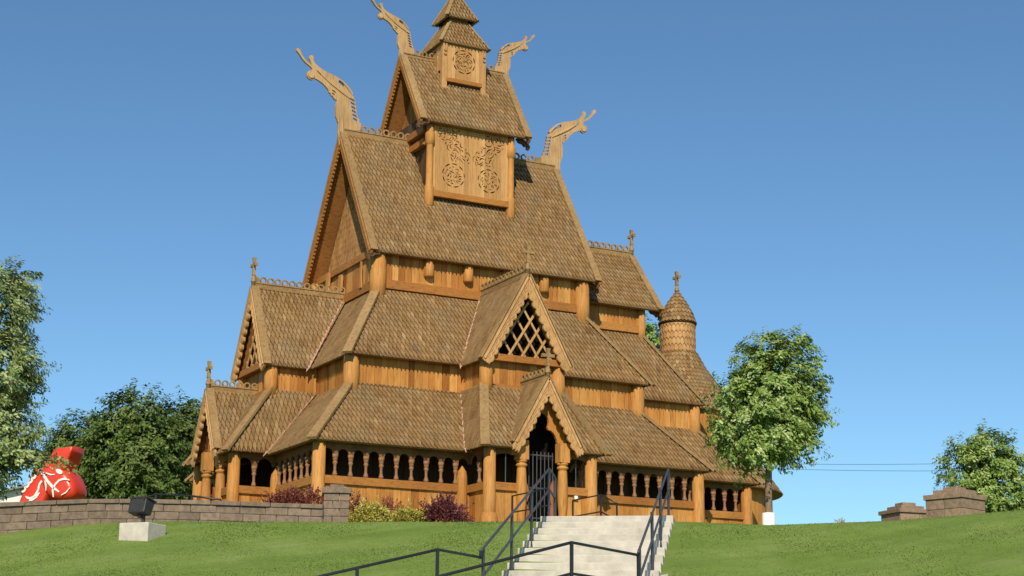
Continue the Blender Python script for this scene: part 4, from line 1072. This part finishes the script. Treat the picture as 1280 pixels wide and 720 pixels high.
def pillar(c, half, ztop, courses, rot, mat, label, tiers, group=None, zb=-3):
    """square block pillar with stepped cap; tiers = [(half, height)] from the top down"""
    mb = MB(); ca, sa = math.cos(rot), math.sin(rot)
    ex, ey = V((ca, sa, 0)), V((-sa, ca, 0)); c = V((c.x, c.y, 0))
    def slab(h, z0, z1, t):
        q = [c + ex * i * h + ey * j * h for i, j in ((-1, -1), (1, -1), (1, 1), (-1, 1))]
        mb.hexa([p + V((0, 0, z0)) for p in q] + [p + V((0, 0, z1)) for p in q], t)
    z = ztop
    for h, hh in tiers: slab(h, z - hh + 0.004, z, rt()); z -= hh
    ch = courses; k = 0
    while z > ztop - 2.4:
        # two blocks per face and course, joints staggered
        f = 0.35 if k % 2 else 0.62
        for a, b in ((-1, f * 2 - 1), (f * 2 - 1, 1)):
            for d0, d1 in ((-1, 0), (0, 1)):
                q = [c + ex * (i * half) + ey * (j * half) for i, j in ((a, d0), (b, d0), (b, d1), (a, d1))]
                m_ = sum(q, V()) / 4; q = [m_ + (p - m_) * (1 - 0.012 / half) for p in q]
                mb.hexa([p + V((0, 0, z - ch + 0.01)) for p in q] + [p + V((0, 0, z)) for p in q], rt())
        z -= ch; k += 1
    o = mb.build('stone_pillar', mat, None, 0.014); tag(o, label, 'pillar', group); return o
pc = at(420.5, 630, 44.9)
pillar(pc, 0.345, at(420, 606.5, 44.9).z, 0.205, R(-22), 'block_stone', 'grey block pillar with small cap stone at the end of the long wall', [(0.19, 0.10), (0.39, 0.16)])
p1 = at(1194, 630, 52); p2 = at(1132, 640, 58)
pillar(p1, 0.66, at(1194, 609.5, 52).z, 0.32, R(-28 + 43), 'pillar_stone', 'larger brown stone pillar with stepped cap in front of the bushy tree', [(0.26, 0.10), (0.48, 0.15), (0.70, 0.16)], 'stepped stone pillars on the right slope')
pillar(p2, 0.62, at(1132, 629, 58).z, 0.32, R(-28 + 20), 'pillar_stone', 'smaller brown stone pillar with stepped cap farther down the grass crest', [(0.26, 0.13), (0.46, 0.13), (0.68, 0.14)], 'stepped stone pillars on the right slope')

# ------------------------------------------------------------------ flood lamp on its block
bc = at(178, 667, 42.0); X, D, z = loc(bc); bz = at(178, 655, 42.0).z
ex, ey = RT0, FH
def lbox(mb, c, hx, hy, z0, z1, rot=0.0, tone=0.5, tx=1, ty=1):
    ca, sa = math.cos(rot), math.sin(rot); a = ex * ca + ey * sa; b = ey * ca - ex * sa
    q = [V((c.x, c.y, 0)) + a * i * hx + b * j * hy for i, j in ((-1, -1), (1, -1), (1, 1), (-1, 1))]
    q2 = [V((c.x, c.y, 0)) + a * i * hx * tx + b * j * hy * ty for i, j in ((-1, -1), (1, -1), (1, 1), (-1, 1))]
    mb.hexa([p + V((0, 0, z0)) for p in q] + [p + V((0, 0, z1)) for p in q2], tone)
mb = MB(); lbox(mb, bc, 0.42, 0.42, bz - 0.9, bz, R(-20)); blk = mb.build('concrete_block', 'concrete', None, 0.02)
tag(blk, 'pale square concrete block set in the lawn under the flood lamp', 'block')
fl = empty('flood_lamp', (bc.x, bc.y, bz), 'dark box flood lamp tilted up on a short stem above concrete block', 'lamp')
mb = MB(); mb.tube([(bc.x, bc.y, bz - 0.005), (bc.x, bc.y, bz + 0.26)], 0.05, 10); mb.tube([(bc.x, bc.y, bz), (bc.x, bc.y, bz + 0.03)], 0.1, 10); mb.build('stem', 'lamp_housing', fl)
# box tilted back toward the church
a = ex * math.cos(R(-24)) + ey * math.sin(R(-24)); b = ey * math.cos(R(-24)) - ex * math.sin(R(-24))
hc = V((bc.x, bc.y, bz + 0.42)) - ex * 0.06; tl = R(14); bu = b * math.sin(tl) + V((0, 0, 1)) * math.cos(tl); bf = b * math.cos(tl) - V((0, 0, 1)) * math.sin(tl)
mb = MB()
def hb(x0, x1, y0, y1, z0, z1, t=0.5, s=1.0):
    mb.hexa([hc + a * x + bf * y + bu * z for x, y, z in ((x0, y0, z0), (x1, y0, z0), (x1, y1 * s, z0), (x0, y1 * s, z0), (x0, y0, z1), (x1, y0, z1), (x1, y1, z1), (x0, y1, z1))], t)
hb(-0.25, 0.25, -0.20, 0.17, -0.20, 0.17, 0.5, 0.7); hd = mb.build('housing', 'lamp_housing', fl, 0.02)
mb = MB(); hb(-0.275, 0.275, -0.21, 0.21, 0.175, 0.21); 
for x in (-0.25, 0.2): hb(x * 0.85, x * 0.85 + 0.04, -0.23, -0.212, 0.13, 0.22)
mb.build('lens_frame', 'lamp_housing', fl)
mb = MB(); hb(-0.05, 0.05, -0.06, 0.06, -0.27, -0.205); mb.build('bracket', 'lamp_housing', fl)
# small plaque by the door
mb = MB(); pq = T_S(1.44, 1.24, 0.66) - V((0, 0, 0.0)); mb.box((pq.x - 0.1, pq.y - 0.012, 0.80), (pq.x + 0.1, pq.y + 0.02, 1.01), 0.3); mb.m = 1; mb.box((pq.x - 0.065, pq.y - 0.022, 0.835), (pq.x + 0.065, pq.y - 0.0125, 0.975), 0.8)
tag(mb.build('wall_plaque', ['weathered_plank', 'white_paint']), 'tiny square white plaque fixed to the boards right of the church doorway', 'plaque')

# ------------------------------------------------------------------ trees and shrubs
def leaf(mb, p, d, n, l, w, t):
    """folded pointed leaf: axis d, normal n"""
    s = d.cross(n)
    if s.length < 1e-4: return
    s.normalize(); s *= w / 2
    mb.add([p, p + d * l * 0.45 + s, p + d * l, p + d * l * 0.45 - s], [(0, 1, 2, 3)], t)
def rand_unit():
    while True:
        v = V((rnd(-1, 1), rnd(-1, 1), rnd(-1, 1)))
        if 0.05 < v.length < 1: return v.normalized()
def tree(name, label, base, trunk_h, trunk_r, blobs, nclump, per, leaf_l, mat, group=None, droop=0.35, spray=0.42, guard=False, wind=V((0, 0, 0)), zb=None, gaps=0.15):
    base = V(base)
    root = empty(name, base, label, 'tree', group)
    # crown lobes: (offset, radii)
    top = max(o.z + r.z for o, r in blobs)
    tr = MB(); tr.sm = True
    cx = V((0, 0, 0))
    tp = [base + V((0, 0, -0.8)), base + V((rnd(-.05, .05), rnd(-.05, .05), trunk_h * 0.5)), base + V((rnd(-.1, .1), 0, trunk_h)), base + V((rnd(-.15, .15), rnd(-.1, .1), trunk_h + (top - trunk_h) * 0.45)), base + V((rnd(-.2, .2), rnd(-.2, .2), trunk_h + (top - trunk_h) * 0.82))]
    tr.tube(tp, [trunk_r * 1.25, trunk_r, trunk_r * 0.85, trunk_r * 0.5, trunk_r * 0.15], 9, 0.5)
    cl = MB()
    vol = [r.x * r.y * r.z for o, r in blobs]; tv = sum(vol)
    for (o, r), v in zip(blobs, vol):
        for k in range(max(4, int(8 * v / tv * 3))):
            d = rand_unit(); e = base + o + V((d.x * r.x, d.y * r.y, d.z * r.z)) * 0.8
            s = base + V((0, 0, rnd(trunk_h * 0.9, min(trunk_h + (top - trunk_h) * 0.6, max(trunk_h, o.z)))))
            if e.z < s.z: s.z = max(trunk_h * 0.8 + base.z, e.z - 0.3)
            md = s.lerp(e, 0.5) + V((0, 0, 0.12 * (e - s).length))
            tr.tube([s, md, e], [trunk_r * 0.38, trunk_r * 0.22, trunk_r * 0.06], 5, 0.5, False)
        for k in range(int(nclump * v / tv)):
            d = rand_unit(); q = d * (rnd(0.3, 1) ** 0.36)
            wob = 1 + 0.28 * mnoise.noise(d * 2.3 + o * 1.7) + 0.16 * mnoise.noise(d * 5.1 + o)
            c = base + o + V((q.x * r.x, q.y * r.y, q.z * r.z)) * wob
            if mnoise.noise(c * 1.1) < -0.5 + gaps: continue
            outd = (V((d.x, d.y, d.z * 0.7 + 0.1)) + wind + rand_unit() * 0.5).normalized()
            ct = random.gauss(0.48, 0.14); ln = spray * rnd(0.6, 1.35)
            for j in range(per):
                f = rnd(0, 1) 
                p = c + outd * (f - 0.4) * ln * 1.6 + rand_unit() * ln * 0.38 * (1.1 - 0.6 * f) - V((0, 0, droop * f * f * ln))
                nn = (d * 1.0 + rand_unit() * 0.55 + V((0, 0, 0.45))).normalized()
                ld = rand_unit() * 0.8 + outd * 0.35 + wind * 1.2 + V((0, 0, -droop)); ld = (ld - nn * ld.dot(nn)).normalized()
                leaf(cl, p, ld, nn, leaf_l * rnd(0.7, 1.25), leaf_l * rnd(0.4, 0.6), min(1, max(0, ct + random.gauss(0, 0.2))))
    tr.build('trunk', 'bark', root); cl.build('crown', mat, root)
    if guard:
        g_ = MB(); g_.sm = True; g_.lathe(base, [(trunk_r * 2.1, -0.5), (trunk_r * 1.75, 0.33)], 12, 0.6); g_.build('trunk_guard', 'white_paint', root)
    return root
def B(u, v, D, ru, rv, base, rd=None):
    """crown lobe centred on (u, v) at distance D, half sizes in photo units, relative to base"""
    c = at(u, v, D); k = D / FPX * 1.03
    return (c - base, V((ru * k, (rd or ru) * k, rv * k)))
# young tree right of the church
DT = 47.0
b0 = at(961, 656, DT)
tree('young_tree', 'young leafy green tree with white trunk guard beside the church apse', b0, 2.1, 0.10,
     [B(958, 470, DT, 40, 56, b0), B(916, 502, DT, 34, 44, b0), B(992, 498, DT, 36, 50, b0), B(955, 535, DT, 54, 36, b0), B(928, 553, DT, 36, 24, b0), B(958, 436, DT, 18, 34, b0), B(990, 442, DT, 26, 34, b0), B(930, 448, DT, 16, 22, b0), B(902, 535, DT, 20, 26, b0), B(990, 540, DT, 32, 20, b0), B(1012, 470, DT, 18, 24, b0), B(1014, 515, DT, 22, 30, b0), B(988, 556, DT, 32, 18, b0), B(948, 564, DT, 44, 20, b0), B(965, 500, DT, 52, 60, b0)],
     1050, 46, 0.125, 'leaf_maple', wind=V(RT0) * 0.45 + V((0, 0, -0.1)), guard=True, spray=0.34, gaps=0.02)
# tall tree cut by the left edge
DL = 50.0
b1 = at(-60, 690, DL)
tree('broadleaf_tree', 'tall silvery green tree at the far left edge overhanging the red horse', b1, 2.0, 0.2,
     [B(-36, 388, DL, 76, 68, b1), B(-24, 465, DL, 72, 60, b1), B(-25, 540, DL, 74, 42, b1), B(-55, 580, DL, 74, 36, b1), B(18, 569, DL, 38, 13, b1), B(60, 573, DL, 24, 8, b1), B(15, 350, DL, 28, 24, b1), B(30, 480, DL, 16, 18, b1)],
     1700, 42, 0.14, 'leaf_silver', wind=V(RT0) * 0.5, spray=0.42, gaps=0.2)
# dark trees behind the stone wall
DD = 92.0
for k, (u, v, ru, rv, rows, lab) in enumerate((
        (172, 548, 60, 66, 3, 'tallest dark green tree behind the wall, between horse and church'),
        (98, 574, 46, 54, 2, 'dark green rounded tree right behind the red horse head'),
        (230, 558, 38, 64, 2, 'dark green tree partly hidden by the left porch of the church'))):
    D = DD + k * 2; bb = at(u, 690, D)
    tree('dark_tree', lab, bb, 2.2, 0.26,
         [B(u, v - rv * 0.35, D, ru * 0.72, rv * 0.62, bb), B(u - ru * 0.4, v + 5, D, ru * 0.66, rv * 0.6, bb), B(u + ru * 0.42, v + 8, D, ru * 0.62, rv * 0.6, bb), B(u, v + rv * 0.5, D, ru * 0.95, rv * 0.62, bb), B(u + ru * 0.1, v + rv * 0.95, D, ru * 0.95, rv * 0.4, bb)],
         900, 34, 0.25, 'leaf_dark', group='dark trees behind the wall', spray=0.75, droop=0.25, gaps=0.05)
# bush-like tree at the right
DR_ = 70.0; b2 = at(1228, 665, DR_)
tree('bushy_tree', 'bushy light green tree standing behind the stone pillars at right edge', b2, 1.0, 0.13,
     [B(1235, 575, DR_, 38, 36, b2), B(1205, 590, DR_, 32, 40, b2), B(1255, 605, DR_, 32, 42, b2), B(1225, 625, DR_, 50, 28, b2), B(1232, 556, DR_, 20, 20, b2)],
     760, 36, 0.16, 'leaf_maple', wind=V(RT0) * 0.3, spray=0.45)
DB = 100.0; b3 = at(812, 560, DB)
tree('distant_tree', 'small patch of distant tree showing between chancel and round turret', b3, 3.0, 0.2, [B(812, 425, DB, 16, 26, b3), B(815, 470, DB, 20, 40, b3)], 160, 26, 0.3, 'leaf_maple', spray=0.7)

def shrub(name, label, c, rx, rz, n, leaf_l, mat, spiky=0.0, group=None, ry=None):
    """c = ground point; dome of leaves with upright shoots"""
    mb = MB(); c = V(c); ry = ry or rx
    for k in range(n):
        d = rand_unit(); d.z = abs(d.z)
        q = d * rnd(0.3, 1) ** 0.4; w = 1 + 0.2 * mnoise.noise(d * 3 + c)
        p = c + (RT0 * q.x * rx + FH * q.y * ry + V((0, 0, q.z * rz))) * w
        ct = random.gauss(0.5, 0.18)
        for j in range(5):
            leaf(mb, p + rand_unit() * 0.06, (d + rand_unit() * 0.8).normalized(), rand_unit() + V((0, 0, .5)), leaf_l * rnd(.7, 1.3), leaf_l * rnd(0.45, 0.65), min(1, max(0, ct + random.gauss(0, .2))))
    for k in range(int(spiky)):
        a = rnd(0, 6.28); t = rnd(0.1, 1.0); o = RT0 * math.cos(a) * t * rx + FH * math.sin(a) * t * ry
        s = c + o * 0.7 + V((0, 0, rz * (1 - 0.5 * t))); tip = s + (o * 0.5 + V((rnd(-.1, .1), rnd(-.1, .1), rnd(0.5, 1.0) * rz * 0.55)))
        for j in range(11):
            f = j / 10; p = s.lerp(tip, f)
            for q in (0, 1): leaf(mb, p, ((tip - s).normalized() * 0.7 + rand_unit()).normalized(), rand_unit(), leaf_l * rnd(.7, 1.1), leaf_l * 0.5, rnd(0.45, 1))
    o = mb.build(name, mat); tag(o, label, 'shrub', group); return o
DS = 48.5
def gp(u, D, up=0.0): 
    p = at(u, 650, D); X, D_, _ = loc(p); return V((p.x, p.y, ground(X, D_) - 0.1 + up))
def ctop(u, v, D, base): return at(u, v, D).z - base.z
g = gp(557, DS); shrub('red_shrub', 'large dark red spiky shrub at the church wall left of the porch', g, 0.78, ctop(557, 629, DS, g), 900, 0.085, 'leaf_red', 55)
g = gp(462, DS); shrub('gold_shrub', 'yellow green low shrub next to the grey block pillar', g, 0.72, ctop(462, 630, DS, g), 900, 0.075, 'leaf_gold', 6)
g = gp(511, DS); shrub('gold_shrub', 'yellow green low shrub touching the large dark red shrub', g, 0.72, ctop(511, 636, DS, g), 900, 0.075, 'leaf_gold', 6)
g = gp(446, DS + 2); shrub('red_shrub', 'thin bright red shrub peeping between grey pillar and yellow shrub', g, 0.4, ctop(446, 628, DS + 2, g), 160, 0.07, 'leaf_redbright', 30)
g = gp(487, DS + 2); shrub('red_shrub', 'bright red shoots rising behind the gap of two yellow shrubs', g, 0.42, ctop(487, 632, DS + 2, g), 160, 0.07, 'leaf_redbright', 26)
for k, (u, v, lab) in enumerate(((347, 621, 'leftmost small red shrub showing over the block wall'), (366, 618, 'middle small red shrub showing over the block wall'), (389, 617, 'small red shrub over the block wall nearest the grey pillar'))):
    D = 48.0; p = at(u, 640, D); p.z = at(u, 640, D).z; shrub('red_shrub', lab, p, 0.48, at(u, v, D).z - p.z, 230, 0.07, 'leaf_redbright', 38, 'red shrubs above the wall')
# soil bed
mb = MB(); q = [gp(430, 47.6), gp(590, 47.6), gp(600, 51), gp(420, 51)]; q = [p + V((0, 0, 0.14)) for p in q]; mb.hexa([p - V((0, 0, 0.3)) for p in q] + q, 0.5); struct(mb.build('planting_soil', 'soil'))
# terrace fill behind the retaining wall
mb = MB(); f0 = [at(-200, 640, 43), at(120, 625, 45), at(402, 632, 45.2)]
bk = [L(loc(p)[0] * 1.2 + (1.2 if i == 2 else 0), 56.5, 0) for i, p in enumerate(f0)]
vs = [V((p.x, p.y, p.z - 0.05)) for p in f0] + [V((p.x, p.y, f0[i].z + 0.35)) for i, p in enumerate(bk)]
mb.add(vs, [(0, 1, 4, 3), (1, 2, 5, 4)]); struct(mb.build('terrace', 'lawn'))
# dry twiggy plant on the right crest
mb = MB(); c = at(1050, 656, 50)
for k in range(16):
    a = rnd(0, 6.28); mb.tube([c, c + V((math.cos(a) * 0.08, math.sin(a) * 0.08, rnd(.06, .14))), c + V((math.cos(a) * 0.16, math.sin(a) * 0.16, rnd(.05, .22)))], [0.008, 0.007, 0.012], 5, rnd(0.3, 0.9))
tag(mb.build('dry_plant', 'weathered_plank'), 'tiny dry plant on the grass crest right of the young tree', 'plant')

# ------------------------------------------------------------------ red horse statue, shed, wires
DH_ = 66.0
hk = DH_ / FPX * 1.03
ho = at(66, 628, DH_)
hr = RT0 * 0.96 + FH * -0.28; hr.normalize(); hn = V((0, 0, 1)).cross(hr) * -1            # hr: nose direction; hn: toward the camera
if hn.dot(FH) > 0: hn = -hn
def hp_(x, y, d=0): return ho + hr * ((x - 66) * hk * 1.03) + V((0, 0, (628 - y) * hk)) + hn * d
horse = empty('horse_statue', hp_(40, 800), 'huge glossy red painted wooden style horse statue with white trim behind the wall', 'statue')
def rounded(pts, halfw, bev, n=3):
    """solid from an outline (photo units) with rounded edges"""
    c = V((sum(p[0] for p in pts) / len(pts), sum(p[1] for p in pts) / len(pts)))
    mb = MB(); mb.sm = True; rings = []
    ks = []
    for i in range(n + 1):
        t = math.pi / 2 * i / n; ks.append((halfw - bev + bev * math.sin(t), bev * (1 - math.cos(t))))
    seq = [(-w, s) for w, s in ks[::-1]] + [(w, s) for w, s in ks]
    for w, s in seq:
        for p in pts:
            v = V(p) - c; l = v.length; f = max(0.05, (l - s / hk) / l); q = c + v * f
            rings.append(hp_(q.x, q.y, w))
    m_ = len(pts); nr = len(seq)
    mb.add(rings, [(j * m_ + i, j * m_ + (i + 1) % m_, (j + 1) * m_ + (i + 1) % m_, (j + 1) * m_ + i) for j in range(nr - 1) for i in range(m_)] + [tuple(range(m_ - 1, -1, -1)), tuple((nr - 1) * m_ + i for i in range(m_))])
    return mb
def smooth_poly(pts, it=2):
    for _ in range(it):
        q = []
        for i in range(len(pts)):
            a, b = pts[i], pts[(i + 1) % len(pts)]
            q += [(a[0] * .75 + b[0] * .25, a[1] * .75 + b[1] * .25), (a[0] * .25 + b[0] * .75, a[1] * .25 + b[1] * .75)]
        pts = q
    return pts
body = smooth_poly([(58, 575), (48, 592), (38, 612), (32, 632), (0, 655), (-90, 662), (-105, 700), (-105, 800), (-75, 800), (-70, 735), (10, 735), (15, 800), (50, 800), (52, 700), (60, 640), (70, 615), (80, 590)], 1)
rounded(body, 0.55, 0.25, 4).build('body', 'red_paint', horse)
head = smooth_poly([(58, 580), (70, 588), (88, 590), (97, 600), (103, 612), (103, 621), (97, 627), (80, 628), (66, 622), (58, 612), (52, 596)], 2)
rounded(head, 0.62, 0.32, 5).build('head', 'red_paint', horse)
rounded([(66, 588), (66, 574), (71, 565), (95.5, 562.5), (94, 569), (86, 591), (70, 592)], 0.5, 0.08, 2).build('mane_tuft', 'red_paint', horse)
def stripe(pts, w, d, name='white_stripe'):
    mb = MB(); P_ = [hp_(x, y, d) for x, y in pts]
    vs = []
    for i, p in enumerate(P_):
        t = (P_[min(i + 1, len(P_) - 1)] - P_[max(0, i - 1)]).normalized(); s = t.cross(hn).normalized() * w * hk / 2 * (0.5 if i in (0, len(P_) - 1) else 1)
        vs += [p - s, p + s, p - s + hn * 0.03, p + s + hn * 0.03]
    fs = []
    for i in range(len(P_) - 1):
        k = 4 * i; fs += [(k + 2, k + 3, k + 7, k + 6), (k, k + 2, k + 6, k + 4), (k + 1, k + 5, k + 7, k + 3)]
    mb.add(vs, fs); return mb.build(name, 'white_paint', horse)
def arcpts(cx, cy, rx, ry, a0, a1, n=10): return [(cx + rx * math.cos(a0 + (a1 - a0) * i / n), cy + ry * math.sin(a0 + (a1 - a0) * i / n)) for i in range(n + 1)]
HD = 0.625
stripe([(97.5, 604), (90, 602.5), (84, 604), (79, 609), (76.5, 616), (78, 624)], 2.4, HD)
stripe([(57, 590), (62, 596), (68, 604), (76, 612), (85, 618)], 3.2, HD)
stripe([(65, 604), (67, 610), (67.5, 616)], 1.9, HD)
mb = MB(); e_c = (83, 593.5)
mb.prism([(math.cos(t) * 4.6 * hk + 0.35 * math.sin(t) * 2 * hk, -math.sin(t) * 3.1 * hk - 0.5 * math.cos(t) * 2.5 * hk) for t in [2 * math.pi * i / 16 for i in range(16)]], hp_(*e_c, HD - 0.0), hr, (0, 0, 1), hn, 0.05); mb.build('eye', 'white_paint', horse)
BD = 0.56
sc = []
for i in range(5):
    x, y = 53 - i * 4.1, 589 + i * 5.2
    sc += arcpts(x - 1, y + 3, 3.2, 3.4, -0.6, 2.0, 6)
stripe(sc, 2.6, BD)
stripe([(40, 622), (43, 624), (47, 624.5), (52, 622), (56, 615), (57, 608), (60, 604), (64, 603)], 2.6, BD)
stripe([(45, 627), (49, 626), (54, 623), (58, 618)], 3.4, BD)
stripe([(88, 622), (94, 619), (99, 613)], 1.6, HD)
stripe([(64, 594), (72, 597), (78, 597)], 1.8, HD)
stripe([(57, 581), (58, 588), (59, 596)], 2.4, BD)

shed = empty('shed', at(12, 640, 84), 'small white shed with sloping grey roof at the left edge behind the wall', 'shed')
mb = MB()
s0, s1, s2, s3 = at(-40, 624, 84), at(27, 610, 84), at(27, 650, 84), at(-40, 650, 84); back = FH * 3
mb.hexa([s3, s2, s2 + back, s3 + back, s0, s1, s1 + back, s0 + back]); mb.build('wall', 'white_paint', shed)
mb = MB(); r0, r1 = at(-60, 627.5, 83.6), at(45, 604.5, 83.6); mb.bar((r0 + r1) / 2 + FH * 1.6 - (r1 - r0) / 2, (r0 + r1) / 2 + FH * 1.6 + (r1 - r0) / 2, 3.28, 0.09); mb.build('roof', 'grey_roof', shed)
for lab, ua, ub, d in (('upper of two thin utility wires crossing the sky at right', (900, 578), (1420, 572), 0), ('lower of two thin utility wires crossing the sky at right', (900, 583.5), (1420, 584), 0)):
    a_, b_ = at(ua[0], ua[1], 125), at(ub[0], ub[1], 108)
    mb = MB(); mb.sm = True
    mb.tube([a_.lerp(b_, i / 16) - V((0, 0, 4 * 0.28 * (i / 16) * (1 - i / 16))) for i in range(17)], 0.014, 6); tag(mb.build('utility_wire', 'wire'), lab, 'wire', 'utility wires')

# ------------------------------------------------------------------ light
EL, AZ_ = R(36), R(30)           # sun behind the camera, from the south-south-west
sd = V((-math.sin(AZ_) * math.cos(EL), -math.cos(AZ_) * math.cos(EL), math.sin(EL)))
sun = bpy.data.objects.new('sun', bpy.data.lights.new('sun', 'SUN')); COL.objects.link(sun)
sun.data.energy = 5.0; sun.data.angle = R(0.5); sun.data.color = (1.0, 0.89, 0.72)
sun.rotation_euler = (-sd).to_track_quat('-Z', 'Y').to_euler()
w = bpy.data.worlds.new('World'); scene.world = w; w.use_nodes = True
nt = w.node_tree; nt.nodes.clear()
sky = nt.nodes.new('ShaderNodeTexSky'); sky.sky_type = 'NISHITA'; sky.sun_disc = False
sky.sun_elevation = EL; sky.sun_rotation = math.atan2(sd.x, sd.y); sky.air_density = 0.9; sky.dust_density = 0.0; sky.ozone_density = 2.0; sky.altitude = 400
bg = nt.nodes.new('ShaderNodeBackground'); bg.inputs[1].default_value = 0.112
ou = nt.nodes.new('ShaderNodeOutputWorld'); nt.links.new(mixc(nt, 1.0, sky.outputs[0], (0.72, 0.96, 1.06), 'MULTIPLY'), bg.inputs[0]); nt.links.new(bg.outputs[0], ou.inputs[0])
vs_ = scene.view_settings; scene.display_settings.display_device = 'sRGB'; vs_.view_transform = 'Standard'; vs_.look = 'None'; vs_.exposure = 0.0; vs_.gamma = 1.0; vs_.use_curve_mapping = False
scene.render.engine = 'CYCLES'; scene.cycles.max_bounces = 6; scene.cycles.use_denoising = True
print('faces', sum(len(o.data.polygons) for o in scene.objects if o.type == 'MESH'))
